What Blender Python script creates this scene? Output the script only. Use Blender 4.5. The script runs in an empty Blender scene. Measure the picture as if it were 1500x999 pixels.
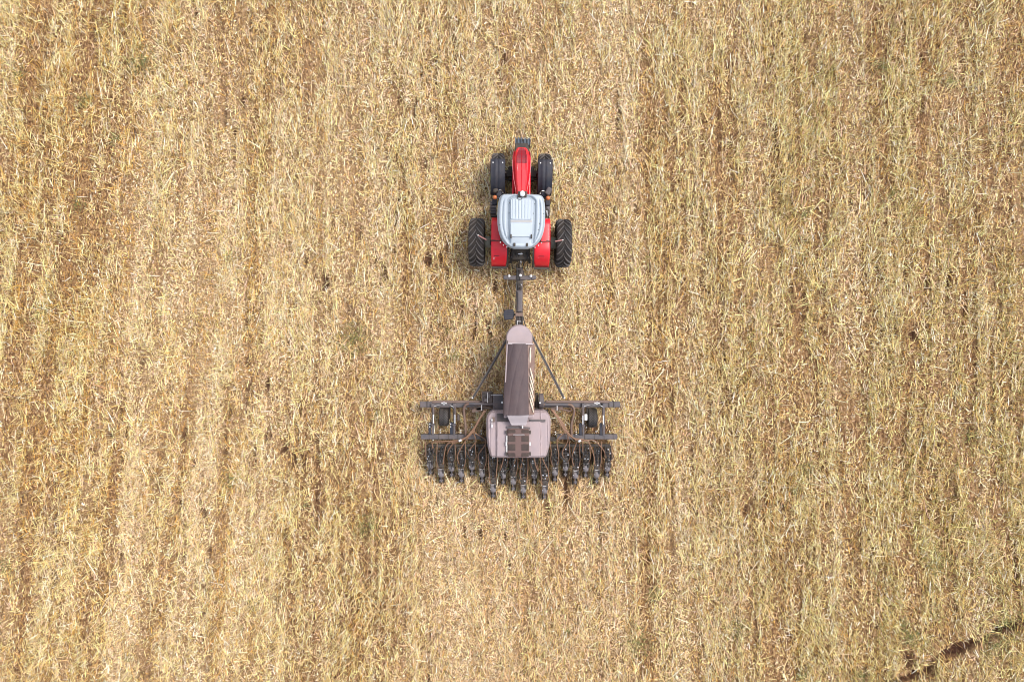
import bpy, math, random
import numpy as np
from mathutils import Vector, Matrix

random.seed(7)
RNG = np.random.default_rng(11)
R = math.radians
scene = bpy.context.scene
COL = scene.collection

# ------------------------------------------------------------------ camera, sky, sun, exposure
CAM_H = 30.0
cam_d = bpy.data.cameras.new('drone_camera')
cam_d.sensor_width = 36.0
cam_d.lens = 24.0
cam_d.clip_start = 0.1
cam_d.clip_end = 3000.0
cam = bpy.data.objects.new('drone_camera', cam_d)
cam.location = (0, 0, CAM_H)
cam.rotation_euler = (0, 0, 0)
COL.objects.link(cam)
scene.camera = cam

SUN_EL, SUN_AZ = 58.0, 62.0       # azimuth clockwise from +Y
w = bpy.data.worlds.new('World')
scene.world = w
w.use_nodes = True
nt = w.node_tree
nt.nodes.clear()
sky = nt.nodes.new('ShaderNodeTexSky')
sky.sky_type = 'NISHITA'
sky.sun_disc = False
sky.sun_elevation = R(SUN_EL)
sky.sun_rotation = R(SUN_AZ)
sky.dust_density = 4.0
sky.air_density = 1.0
hsv = nt.nodes.new('ShaderNodeHueSaturation')
hsv.inputs['Saturation'].default_value = 0.45
bg = nt.nodes.new('ShaderNodeBackground')
bg.inputs['Strength'].default_value = 0.15
wo = nt.nodes.new('ShaderNodeOutputWorld')
nt.links.new(sky.outputs[0], hsv.inputs['Color'])
nt.links.new(hsv.outputs[0], bg.inputs['Color'])
nt.links.new(bg.outputs[0], wo.inputs['Surface'])
sun_d = bpy.data.lights.new('sun', 'SUN')
sun_d.energy = 1.4
sun_d.angle = R(19)
sun_d.color = (1.0, 0.93, 0.83)
sun = bpy.data.objects.new('sun', sun_d)
sv = Vector((math.sin(R(SUN_AZ)) * math.cos(R(SUN_EL)), math.cos(R(SUN_AZ)) * math.cos(R(SUN_EL)), math.sin(R(SUN_EL))))
sun.rotation_euler = sv.to_track_quat('Z', 'Y').to_euler()
sun.location = (10, 10, 40)
COL.objects.link(sun)
scene.view_settings.view_transform = 'Standard'
scene.view_settings.look = 'None'
scene.view_settings.gamma = 1.0
scene.view_settings.exposure = 0.88
scene.cycles.max_bounces = 6
scene.cycles.diffuse_bounces = 3
scene.cycles.filter_width = 1.0

# ------------------------------------------------------------------ measuring: metres from the survey grid
def S(z): return 0.03 * (CAM_H - z) / CAM_H
def X(p, z): return (p - 750.0) * S(z)
def Y(p, z): return (499.5 - p) * S(z)

# ------------------------------------------------------------------ materials
def srgb(c):
    return tuple(((v / 255) / 12.92 if v / 255 <= 0.04045 else ((v / 255 + 0.055) / 1.055) ** 2.4) for v in c)

def mat(name, col, rough=0.5, metal=0.0, vary=0.25, scale=3.0, dust=0.0, bump=0.0, bscale=40.0, coat=0.0, dustcol=(0.34, 0.25, 0.16), stretch=None, spec=0.5):
    m = bpy.data.materials.new(name)
    m.use_nodes = True
    n = m.node_tree.nodes; l = m.node_tree.links
    b = n['Principled BSDF']
    b.inputs['Roughness'].default_value = rough
    b.inputs['Metallic'].default_value = metal
    b.inputs['Coat Weight'].default_value = coat
    b.inputs['Specular IOR Level'].default_value = spec
    tc = n.new('ShaderNodeTexCoord')
    mp = n.new('ShaderNodeMapping')
    l.new(tc.outputs['Object'], mp.inputs['Vector'])
    if stretch: mp.inputs['Scale'].default_value = stretch
    nz = n.new('ShaderNodeTexNoise'); nz.inputs['Scale'].default_value = scale; nz.inputs['Detail'].default_value = 6
    l.new(mp.outputs[0], nz.inputs['Vector'])
    mx = n.new('ShaderNodeMix'); mx.data_type = 'RGBA'
    mx.inputs['A'].default_value = (*[c * (1 - vary) for c in col], 1)
    mx.inputs['B'].default_value = (*[min(1, c * (1 + vary)) for c in col], 1)
    l.new(nz.outputs['Fac'], mx.inputs['Factor'])
    out = mx.outputs['Result']
    if dust > 0:
        nd = n.new('ShaderNodeTexNoise'); nd.inputs['Scale'].default_value = 2.3; nd.inputs['Detail'].default_value = 8
        nd.inputs['Roughness'].default_value = 0.7
        l.new(tc.outputs['Object'], nd.inputs['Vector'])
        mr = n.new('ShaderNodeMapRange'); mr.inputs['From Min'].default_value = 0.38; mr.inputs['From Max'].default_value = 0.72
        mr.inputs['To Max'].default_value = dust
        mr.inputs['To Min'].default_value = dust * 0.25
        l.new(nd.outputs['Fac'], mr.inputs['Value'])
        m2 = n.new('ShaderNodeMix'); m2.data_type = 'RGBA'
        l.new(mr.outputs[0], m2.inputs['Factor'])
        l.new(out, m2.inputs['A']); m2.inputs['B'].default_value = (*dustcol, 1)
        out = m2.outputs['Result']
        rr = n.new('ShaderNodeMapRange'); rr.inputs['To Min'].default_value = rough; rr.inputs['To Max'].default_value = 0.9
        l.new(mr.outputs[0], rr.inputs['Value']); l.new(rr.outputs[0], b.inputs['Roughness'])
    l.new(out, b.inputs['Base Color'])
    if bump > 0:
        nb = n.new('ShaderNodeTexNoise'); nb.inputs['Scale'].default_value = bscale; nb.inputs['Detail'].default_value = 4
        l.new(mp.outputs[0], nb.inputs['Vector'])
        bp = n.new('ShaderNodeBump'); bp.inputs['Strength'].default_value = bump; bp.inputs['Distance'].default_value = 0.02
        l.new(nb.outputs['Fac'], bp.inputs['Height']); l.new(bp.outputs[0], b.inputs['Normal'])
    return m

M = {}
M['red'] = mat('red_paint', (0.60, 0.002, 0.018), 0.42, vary=0.14, dust=0.07, coat=0.1)
M['dark_red'] = mat('red_vent_mesh', (0.17, 0.002, 0.012), 0.5, vary=0.5, scale=60)
M['rubber'] = mat('tyre_rubber', (0.006, 0.008, 0.013), 0.7, spec=.2, vary=0.2, dust=0.12, bump=0.2)
M['lug'] = mat('pale_lug_rubber', (0.040, 0.050, 0.068), 0.6, spec=.25, vary=0.3, dust=0.30, bump=0.2)  # lugs set lighter than the tyre body
M['mudguard'] = mat('dark_plastic', (0.014, 0.020, 0.036), 0.6, spec=.22, vary=0.2, dust=0.10)
M['black'] = mat('black_steel', (0.016, 0.016, 0.019), 0.6, spec=.3, vary=0.3, dust=0.18)
M['slate'] = mat('slate_steel', (0.036, 0.040, 0.053), 0.55, vary=0.3, dust=0.5, dustcol=(0.20, 0.145, 0.125))
M['steel'] = mat('dark_grey_steel', (0.040, 0.035, 0.040), 0.5, vary=0.4, dust=0.42, dustcol=(0.20, 0.13, 0.10))
M['brownsteel'] = mat('dusty_brown_steel', (0.11, 0.075, 0.065), 0.6, vary=0.3, dust=0.4, dustcol=(0.22, 0.14, 0.1))
M['roof'] = mat('pale_roof_paint', (0.285, 0.335, 0.39), 0.42, vary=0.05, dust=0.10, dustcol=(0.4, 0.38, 0.36))
M['roof2'] = mat('pale_roof_panel', (0.34, 0.395, 0.455), 0.42, vary=0.05, dust=0.08, dustcol=(0.4, 0.38, 0.36))
M['white'] = mat('white_plastic', (0.85, 0.86, 0.86), 0.3, vary=0.03)
M['chrome'] = mat('bright_steel', (0.75, 0.75, 0.76), 0.22, metal=0.85, vary=0.1)
M['zinc'] = mat('zinc_plate', (0.55, 0.55, 0.57), 0.4, metal=0.3, vary=0.15, dust=0.15)
M['glass'] = mat('tinted_cab_glass', (0.02, 0.03, 0.035), 0.08, vary=0.1)
M['amber'] = mat('amber_lens', (0.52, 0.16, 0.06), 0.35, vary=0.1)
M['redlens'] = mat('pale_red_lens', (0.28, 0.12, 0.11), 0.4, vary=0.1)
M['tank'] = mat('mauve_grey_paint', (0.25, 0.205, 0.225), 0.5, vary=0.2, scale=3, dust=0.5, dustcol=(0.36, 0.27, 0.25), stretch=(1, .5, 1))
M['tankpale'] = mat('pale_mauve_paint', (0.33, 0.295, 0.315), 0.45, vary=0.08, dust=0.2, dustcol=(0.42, 0.34, 0.32))
M['tarp'] = mat('brown_tarpaulin', (0.055, 0.041, 0.046), 0.6, spec=.3, vary=0.22, scale=4, dust=0.4, dustcol=(0.13, 0.085, 0.08), bump=0.35, bscale=7, stretch=(2.2, .6, 1))
M['tarpside'] = mat('tarpaulin_side', (0.15, 0.095, 0.08), 0.4, vary=0.3, scale=6, dust=0.3, dustcol=(0.26, 0.17, 0.13))
M['lid'] = mat('brown_lid_plastic', (0.095, 0.058, 0.054), 0.6, spec=.35, vary=0.2, dust=0.2, dustcol=(0.22, 0.14, 0.12))
M['lidpad'] = mat('dark_lid_pads', (0.030, 0.020, 0.021), 0.6, spec=.3, vary=0.2, dust=0.1)
M['hose'] = mat('brown_seed_hose', (0.16, 0.082, 0.05), 0.5, vary=0.3, scale=9, dust=0.35, dustcol=(0.32, 0.19, 0.11))
M['bighose'] = mat('dark_brown_air_hose', (0.09, 0.05, 0.042), 0.5, vary=0.25, scale=12, dust=0.3)
M['blackhose'] = mat('black_hydraulic_hose', (0.02, 0.02, 0.022), 0.4, vary=0.2)
M['hub'] = mat('grey_green_hub', (0.17, 0.19, 0.16), 0.5, vary=0.2, dust=0.3)
M['rim'] = mat('grey_rim_paint', (0.30, 0.31, 0.33), 0.45, vary=0.1, dust=0.3)
M['decal'] = mat('pale_decal', (0.60, 0.22, 0.24), 0.4, vary=0.1)
M['darkdecal'] = mat('dark_decal', (0.13, 0.01, 0.02), 0.4, vary=0.1)
M['cream'] = mat('cream_glint', (0.55, 0.46, 0.37), 0.4, vary=0.15)
M['brace'] = mat('dusty_grey_steel', (0.10, 0.09, 0.09), 0.5, vary=0.3, dust=0.4, dustcol=(0.22, 0.16, 0.12))
M['weights'] = mat('blue_grey_cast_weights', (0.055, 0.08, 0.115), 0.5, vary=0.2, dust=0.1)
M['press'] = mat('grey_press_wheel_rubber', (0.12, 0.115, 0.135), 0.5, vary=0.2, dust=0.25)

# ------------------------------------------------------------------ mesh builder
class MB:
    def __init__(self): self.v = []; self.f = []; self.marks = []
    def add(self, vs, fs):
        o = len(self.v); self.marks.append((o, len(self.f))); self.v += [tuple(p) for p in vs]; self.f += [tuple(i + o for i in f) for f in fs]; return self
    def box(self, x0, x1, y0, y1, z0, z1, mtx=None):
        vs = [Vector((x, y, z)) for z in (z0, z1) for x, y in ((x0, y0), (x1, y0), (x1, y1), (x0, y1))]
        if mtx: vs = [mtx @ p for p in vs]
        return self.add(vs, [(3, 2, 1, 0), (4, 5, 6, 7), (0, 1, 5, 4), (1, 2, 6, 5), (2, 3, 7, 6), (3, 0, 4, 7)])
    def cbox(self, c, s, rot=(0, 0, 0)):
        from mathutils import Euler
        m = Matrix.Translation(c) @ Euler(rot).to_matrix().to_4x4()
        return self.box(-s[0] / 2, s[0] / 2, -s[1] / 2, s[1] / 2, -s[2] / 2, s[2] / 2, m)
    def beam(self, a, b, wd, ht):
        a = Vector(a); b = Vector(b); d = b - a; L = d.length
        q = d.to_track_quat('Y', 'Z').to_matrix().to_4x4()
        return self.box(-wd / 2, wd / 2, 0, L, -ht / 2, ht / 2, Matrix.Translation(a) @ q)
    def tube(self, pts, r, n=8, caps=True):
        pts = [Vector(p) for p in pts]; rs = r if isinstance(r, (list, tuple)) else [r] * len(pts)
        vs = []; fs = []
        up = Vector((0, 0, 1))
        for i, p in enumerate(pts):
            d = (pts[min(i + 1, len(pts) - 1)] - pts[max(i - 1, 0)]).normalized()
            if i == 0:
                u = d.cross(up) if abs(d.z) < .9 else d.cross(Vector((1, 0, 0)))
            else:
                u = u - d * u.dot(d)
            u.normalize(); v_ = d.cross(u)
            for k in range(n):
                a = 2 * math.pi * k / n
                vs.append(p + (u * math.cos(a) + v_ * math.sin(a)) * rs[i])
        for i in range(len(pts) - 1):
            for k in range(n):
                fs.append((i * n + k, i * n + (k + 1) % n, (i + 1) * n + (k + 1) % n, (i + 1) * n + k))
        if caps:
            fs.append(tuple(range(n - 1, -1, -1))); o = (len(pts) - 1) * n; fs.append(tuple(o + k for k in range(n)))
        return self.add(vs, fs)
    def lathe_x(self, prof, n=40, c=(0, 0, 0)):
        """prof: (x, radius) list; revolves about the X axis through c"""
        vs = []; fs = []; k = len(prof)
        for i in range(n):
            a = 2 * math.pi * i / n
            for x, r in prof: vs.append((c[0] + x, c[1] + r * math.cos(a), c[2] + r * math.sin(a)))
        for i in range(n):
            j = (i + 1) % n
            for t in range(k - 1): fs.append((i * k + t, i * k + t + 1, j * k + t + 1, j * k + t))
        return self.add(vs, fs)
    def lathe_z(self, prof, n=24, c=(0, 0, 0)):
        vs = []; fs = []; k = len(prof)
        for i in range(n):
            a = 2 * math.pi * i / n
            for r, z in prof: vs.append((c[0] + r * math.cos(a), c[1] + r * math.sin(a), c[2] + z))
        for i in range(n):
            j = (i + 1) % n
            for t in range(k - 1): fs.append((i * k + t, j * k + t, j * k + t + 1, i * k + t + 1))
        return self.add(vs, fs)
    def sheet(self, ys, xl, xr, zf, nx=40, skirt=0.2):
        """closed shell: top surface z=zf(u,y), u in -1..1 between xl(y) and xr(y), walls down by skirt"""
        vs = []; fs = []; ny = len(ys)
        us = [-math.cos(math.pi * i / nx) * .5 + (i / nx * 2 - 1) * .5 for i in range(nx + 1)]
        for y in ys:
            a, b = xl(y), xr(y)
            for u in us: vs.append((a + (b - a) * (u + 1) / 2, y, zf(u, y)))
        W = nx + 1
        sgn = 1 if ys[-1] > ys[0] else -1
        for j in range(ny - 1):
            for i in range(nx):
                q = (j * W + i, j * W + i + 1, (j + 1) * W + i + 1, (j + 1) * W + i)
                fs.append(q if sgn > 0 else q[::-1])
        ring = [i for i in range(W)] + [j * W + nx for j in range(1, ny)] + [(ny - 1) * W + i for i in range(nx - 1, -1, -1)] + [j * W for j in range(ny - 2, 0, -1)]
        zmin = min(vs[i][2] for i in ring) - skirt
        o = len(vs)
        for i in ring: vs.append((vs[i][0], vs[i][1], zmin))
        n = len(ring)
        for k in range(n):
            q = (ring[k], o + k, o + (k + 1) % n, ring[(k + 1) % n])
            fs.append(q if sgn > 0 else q[::-1])
        fs.append(tuple(o + k for k in (range(n - 1, -1, -1) if sgn > 0 else range(n))))
        return self.add(vs, fs)
    def build(self, name, m, parent=None, loc=(0, 0, 0), smooth=None, bevel=0.0, offset=(0, 0, 0), split=False):
        if split:                                  # one object for each piece
            out = []
            for (v0, f0), (v1, f1) in zip(self.marks, self.marks[1:] + [(len(self.v), len(self.f))]):
                q = MB(); q.v = self.v[v0:v1]; q.f = [tuple(i - v0 for i in f) for f in self.f[f0:f1]]
                out.append(q.build(name, m, parent, loc, smooth, bevel, offset))
            return out
        me = bpy.data.meshes.new(name)
        ox, oy, oz = offset
        me.from_pydata([(a - ox, b - oy, c - oz) for a, b, c in self.v], [], self.f)
        me.materials.append(M[m] if isinstance(m, str) else m)
        me.update()
        if smooth is not None:
            me.polygons.foreach_set('use_smooth', [True] * len(me.polygons))
            me.set_sharp_from_angle(angle=R(smooth))
        o = bpy.data.objects.new(name, me)
        COL.objects.link(o); o.location = loc
        if parent: o.parent = parent
        if bevel > 0:
            b = o.modifiers.new('bevel', 'BEVEL'); b.width = bevel; b.segments = 2; b.limit_method = 'ANGLE'; b.angle_limit = R(40)
        return o

def thing(name, label, cat, loc=(0, 0, 0), rz=0):
    o = bpy.data.objects.new(name, None); COL.objects.link(o)
    o.location = loc; o.rotation_euler = (0, 0, rz); o.empty_display_size = .3
    o['label'] = label; o['category'] = cat
    return o

def interp(pts):
    xs = [p[0] for p in pts]; ys = [p[1] for p in pts]
    if xs[0] > xs[-1]: xs = xs[::-1]; ys = ys[::-1]
    return lambda v: float(np.interp(v, xs, ys))
def smooth01(t): t = max(0, min(1, t)); return t * t * (3 - 2 * t)
def linsp(a, b, n): return [a + (b - a) * i / (n - 1) for i in range(n)]
def bez(p0, p1, p2, p3, n=14):
    o = []
    for i in range(n):
        t = i / (n - 1)
        o.append(tuple((1 - t) ** 3 * a + 3 * (1 - t) ** 2 * t * b + 3 * (1 - t) * t * t * c + t ** 3 * d for a, b, c, d in zip(p0, p1, p2, p3)))
    return o
def catmull(P, n=6):
    P = [Vector(p) for p in P]; Q = [2 * P[0] - P[1]] + P + [2 * P[-1] - P[-2]]; o = []
    for i in range(1, len(Q) - 2):
        for k in range(n):
            t = k / n
            o.append(.5 * ((2 * Q[i]) + (-Q[i - 1] + Q[i + 1]) * t + (2 * Q[i - 1] - 5 * Q[i] + 4 * Q[i + 1] - Q[i + 2]) * t * t + (-Q[i - 1] + 3 * Q[i] - 3 * Q[i + 1] + Q[i + 2]) * t ** 3))
    o.append(P[-1]); return o

# ------------------------------------------------------------------ value noise for the field
def vnoise(x, y, sx, sy, seed):
    g = np.random.default_rng(seed).random((256, 256))
    u = x / sx + 1000.3; v = y / sy + 1000.7
    iu = np.floor(u).astype(int); iv = np.floor(v).astype(int)
    fu = u - iu; fv = v - iv; fu = fu * fu * (3 - 2 * fu); fv = fv * fv * (3 - 2 * fv)
    a = g[iu % 256, iv % 256]; b = g[(iu + 1) % 256, iv % 256]; c = g[iu % 256, (iv + 1) % 256]; d = g[(iu + 1) % 256, (iv + 1) % 256]
    return (a * (1 - fu) + b * fu) * (1 - fv) + (c * (1 - fu) + d * fu) * fv
def fbm(x, y, sx, sy, seed, o=3):
    t = 0; a = 1; s = 0
    for k in range(o):
        t = t + a * vnoise(x, y, sx / 2 ** k, sy / 2 ** k, seed + k * 17); s += a; a *= .55
    return t / s

# narrow bare furrow slots left by the drill: (x, y0, y1, half width) measured on the photograph
SL = [(467, 620, 860, .10), (512, 395, 470, .12), (540, 760, 800, .07), (564, 375, 440, .12), (574, 375, 450, .12), (555, 555, 700, .06), (605, 195, 225, .2),
      (621, 60, 260, .09), (590, 240, 300, .06), (448, 120, 300, .05), (722, 700, 740, .11), (719, 745, 770, .08), (515, 780, 840, .07), (300, 700, 960, .09), (220, 600, 999, .07),
      (125, 0, 300, .08), (983, 220, 330, .07), (1052, 150, 330, .06), (1160, 60, 480, .06), (1176, 260, 480, .07), (1225, 520, 700, .06), (878, 700, 999, .06), (880, 560, 620, .06), (905, 100, 260, .05),
      (1180, 20, 120, .07), (1278, 20, 160, .08), (1350, 100, 200, .06), (1325, 280, 480, .06), (1410, 300, 420, .07), (1375, 610, 700, .06), (985, 560, 830, .05), (1100, 520, 640, .07),
      (640, 690, 790, .06), (692, 500, 560, .06), (655, 300, 480, .06), (362, 430, 620, .08), (330, 60, 200, .06), (80, 560, 880, .07), (30, 640, 900, .07), (745, 780, 900, .06), (845, 420, 540, .05), (640, 60, 200, .05)]
DITCH = [((1284, 1012), (1352, 984)), ((1352, 984), (1388, 958)), ((1388, 958), (1440, 938)), ((1440, 938), (1475, 922)), ((1475, 922), (1530, 905)), ((1530, 905), (1700, 800)), ((1284, 1012), (1150, 1100))]
def soil_mask(x, y):
    m = np.zeros_like(x)
    for (px, a, b, wd) in SL:
        cx = X(px, 0) + .18 * (fbm(x * 0 + px, y, 1.0, 1.4, 90) - .5)
        y1, y0 = Y(a, 0), Y(b, 0)
        d = np.abs(x - cx) / (wd * 1.25)
        e = np.clip((y - y0) / .8, 0, 1) * np.clip((y1 - y) / .8, 0, 1)
        br = np.clip((vnoise(x + px, y, .5, .55, 31) - .50) * 4, 0, 1) * .85
        m = np.maximum(m, np.clip(1.35 - d, 0, 1) * np.clip(e * 1.5, 0, 1) * br)
    # scattered fine gaps, stretched along the rows
    g = fbm(x, y, .22, 1.1, 55, 2); gm = fbm(x, y, 3.2, 9, 61, 2)
    m = np.maximum(m, np.clip((g - .74) * 9, 0, 1) * np.clip((gm - .42) * 5, 0, 1) * .9)
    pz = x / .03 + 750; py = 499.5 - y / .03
    foot = np.clip((pz - 618) / 12, 0, 1) * np.clip((902 - pz) / 12, 0, 1) * np.clip((py - 596) / 25, 0, 1) * np.clip((712 - py) / 14, 0, 1)  # worked soil under the drill, bared further to paint in its shade
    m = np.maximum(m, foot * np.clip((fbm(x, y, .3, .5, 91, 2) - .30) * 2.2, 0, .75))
    for px in (629.8, 645.8, 661.2, 675.6, 691, 706, 722.3, 737.2, 752, 766.8, 783, 798, 813.3, 828.7, 843.2, 858.5, 874.5, 890.3):
        m = np.maximum(m, .55 * np.exp(-((x - X(px, 0)) / .05) ** 2) * np.clip((py - 690) / 10, 0, 1) * np.clip((790 - py) / 70, 0, 1) * np.clip((vnoise(x + px, y, .3, .4, 92) - .35) * 3, 0, 1))
    return m
def ditch_mask(x, y):
    m = np.zeros_like(x)
    for (a, b) in DITCH:
        ax, ay, bx, by = X(a[0], 0), Y(a[1], 0), X(b[0], 0), Y(b[1], 0)
        t = np.clip(((x - ax) * (bx - ax) + (y - ay) * (by - ay)) / ((bx - ax) ** 2 + (by - ay) ** 2), 0, 1)
        d = np.hypot(x - ax - t * (bx - ax), y - ay - t * (by - ay)) + (fbm(x, y, .5, .5, 77) - .5) * .40
        m = np.maximum(m, np.clip(2.2 - d / .125, 0, 1))
    return m * np.clip((vnoise(x, y, .55, .55, 78) - .08) * 3.6, 0.35, 1)
def height(x, y):
    h = .10 * (fbm(x, y, 7, 16, 5, 2) - .5) + .09 * (fbm(x, y, .55, 2.2, 6, 2) - .5) + .05 * (fbm(x, y, .25, .3, 8, 2) - .5)
    return h - .12 * soil_mask(x, y) - .30 * ditch_mask(x, y)

_hx, _hy = np.meshgrid(np.arange(-27, 27, .05), np.arange(-19.5, 19.5, .05))
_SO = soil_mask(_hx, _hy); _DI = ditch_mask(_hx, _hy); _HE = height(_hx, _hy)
def look(G, x, y):
    u = (x + 27) / .05; v = (y + 19.5) / .05; i = np.clip(u.astype(int), 0, G.shape[1] - 2); j = np.clip(v.astype(int), 0, G.shape[0] - 2)
    a = np.clip(u - i, 0, 1); b_ = np.clip(v - j, 0, 1)
    return (G[j, i] * (1 - a) + G[j, i + 1] * a) * (1 - b_) + (G[j + 1, i] * (1 - a) + G[j + 1, i + 1] * a) * b_

def row_x(x, y):
    px = x / .03 + 750
    return x - .125 * y * np.clip((430 - px) / 260, 0, 1) - .03 * y * np.clip((px - 900) / 500, 0, 1) * 0
ROWLINES = [[(130, -30), (125, 150), (105, 330), (75, 500), (55, 620), (15, 850), (-10, 1020)], [(215, -30), (205, 200), (180, 330), (160, 480), (140, 700), (105, 920), (90, 1020)],
            [(300, 330), (290, 500), (265, 700), (235, 850), (212, 1020)], [(375, 330), (365, 450), (355, 600), (330, 800), (298, 1020)], [(60, -30), (50, 200), (30, 400), (0, 560)],
            [(240, 480), (225, 620), (200, 760)], [(330, -30), (325, 200), (300, 300)], [(400, -30), (395, 250)], [(182, 500), (172, 640), (150, 860), (130, 1000)], [(470, 60), (468, 480)], [(468, 560), (465, 900)],
            [(540, 380), (538, 800)], [(622, -30), (620, 330)], [(655, 80), (652, 480)], [(720, 760), (718, 999)], [(880, 540), (878, 1010)], [(905, 60), (903, 300)], [(1052, 100), (1050, 420)], [(1098, 420), (1095, 760)],
            [(1165, 40), (1170, 520)], [(1232, 500), (1238, 880)], [(1280, 0), (1290, 300)], [(1350, 60), (1356, 420)], [(1440, 200), (1452, 640)], [(985, 520), (982, 860)], [(945, 700), (942, 1000)], [(1400, -20), (1412, 200)], [(1322, 560), (1330, 860)]]
def row_gaps(x, y):
    xr = row_x(x, y); px = x / .03 + 750
    ph = xr / .385 + .35 * (vnoise(xr, y, 2.5, 6, 301) - .5)
    rc = .5 + .5 * np.cos(math.tau * ph)
    st = .25 + .75 * vnoise(xr, y, .5, 8, 302)
    gap = (1 - rc) * st
    py = 499.5 - y / .03
    line = np.zeros_like(x); jit = .22 * (vnoise(x, y, .6, .7, 305) - .5)
    for L_ in ROWLINES:
        cx = (np.interp(py, [q[1] for q in L_], [q[0] for q in L_]) - 750) * .03
        inside = np.clip((py - L_[0][1] + 20) / 40, 0, 1) * np.clip((L_[-1][1] + 20 - py) / 40, 0, 1)
        line = np.maximum(line, inside * np.exp(-((x - cx + jit) / .12) ** 2) * (.35 + .65 * np.clip((vnoise(x, y, .5, .7, 306) - .3) * 3, 0, 1)))
    streak = np.clip((fbm(xr, y, .55, 11, 303, 2) - .56) * 8, 0, 1) * (.45 + .55 * np.clip((480 - px) / 150, 0, 1)) * np.clip((vnoise(x, y, .6, .8, 304) + .25), 0, 1)
    return gap, np.maximum(streak, line)

# large-scale character of the residue
def chars(x, y):
    # bands of pinkish fine chaff, golden upright straw on the left, olive on the right
    px = x / .03 + 750; py = 499.5 - y / .03
    xr = row_x(x, y); pxr = xr / .03 + 750
    pink = fbm(xr, y, 1.1, 15, 21, 3)
    bands = np.zeros_like(x)
    for c, wd, s in ((232, 45, .55), (345, 38, .7), (540, 60, .35), (628, 30, .5), (690, 40, .3), (790, 60, .35), (890, 34, .45), (995, 28, .35), (1100, 20, .25), (1240, 20, .3), (1385, 26, .3), (400, 20, .3)):
        bands = bands + s * np.exp(-((pxr - c + 8 * np.sin(py / 170.0 + c)) / wd) ** 2)
    bands = bands + .30 * np.exp(-((px - 800) / 170) ** 2)
    side = 0 * x
    for L_ in ROWLINES[:9]:
        cx = (np.interp(py, [q[1] for q in L_], [q[0] for q in L_]) - 750) * .03
        side = np.maximum(side, np.exp(-((x - cx - .28) / .18) ** 2) * (py > L_[0][1]) * (py < L_[-1][1]))
    pink = np.clip((pink - .5) * 2.0 + bands * 1.0 + .02 - .25 * np.clip((px - 1000) / 300, 0, 1), 0, 1)
    gold = np.clip((fbm(xr, y, .45, 7, 23, 3) - .50) * 6, 0, 1) * np.clip(1.2 - px / 480, .10, 1)
    gold = np.clip(gold * .6 + .7 * side * np.clip(vnoise(x, y, .6, .9, 307) * 2 - .4, 0, 1), 0, 1)
    olive = np.clip((fbm(xr, y, 1.6, 9, 24, 2) - .45) * 2.4 - .1 + (px - 980) / 1100 + np.clip((250 - px) / 700, 0, .3), 0, 1)
    warm = np.exp(-((px - 770) / 190) ** 2) * np.clip((py - 330) / 250, 0, 1)
    return pink, gold, olive, warm

# ------------------------------------------------------------------ the ground sheet
def axis(d, step, far):
    a = list(np.arange(-d, d + 1e-6, step)); o = []; v = d; s = step
    while v < far:
        s *= 1.35; v += s; o.append(v)
    return np.array([-q for q in o[::-1]] + a + o)
gx, gy = axis(26, .10, 900), axis(18.5, .12, 900)
GX, GY = np.meshgrid(gx, gy)
near = np.clip(1.2 - np.maximum(np.abs(GX) / 40, np.abs(GY) / 32), 0, 1)
GZ = height(GX, GY) * np.clip(near * 3, 0, 1) - .02
nyy, nxx = GX.shape
me = bpy.data.meshes.new('field_soil')
V = np.stack([GX, GY, GZ], -1).reshape(-1, 3).astype(np.float32)
idx = np.arange(nxx * nyy).reshape(nyy, nxx)
Q = np.stack([idx[:-1, :-1], idx[:-1, 1:], idx[1:, 1:], idx[1:, :-1]], -1).reshape(-1, 4)
def fill_mesh(me, V, Q):
    me.vertices.add(len(V)); me.vertices.foreach_set('co', V.ravel())
    me.loops.add(Q.size); me.loops.foreach_set('vertex_index', Q.ravel().astype(np.int32))
    me.polygons.add(len(Q)); me.polygons.foreach_set('loop_start', np.arange(0, Q.size, Q.shape[1], dtype=np.int32))
    me.update(calc_edges=True)
fill_mesh(me, V, Q)
me.polygons.foreach_set('use_smooth', np.ones(len(Q), bool))
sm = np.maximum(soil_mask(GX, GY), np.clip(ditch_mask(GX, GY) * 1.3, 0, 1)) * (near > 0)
pk, gd, ol, wm = chars(GX, GY)
at = me.attributes.new('soil', 'FLOAT_COLOR', 'POINT')
at.data.foreach_set('color', np.stack([sm, pk, ol, wm], -1).astype(np.float32).ravel())

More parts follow.
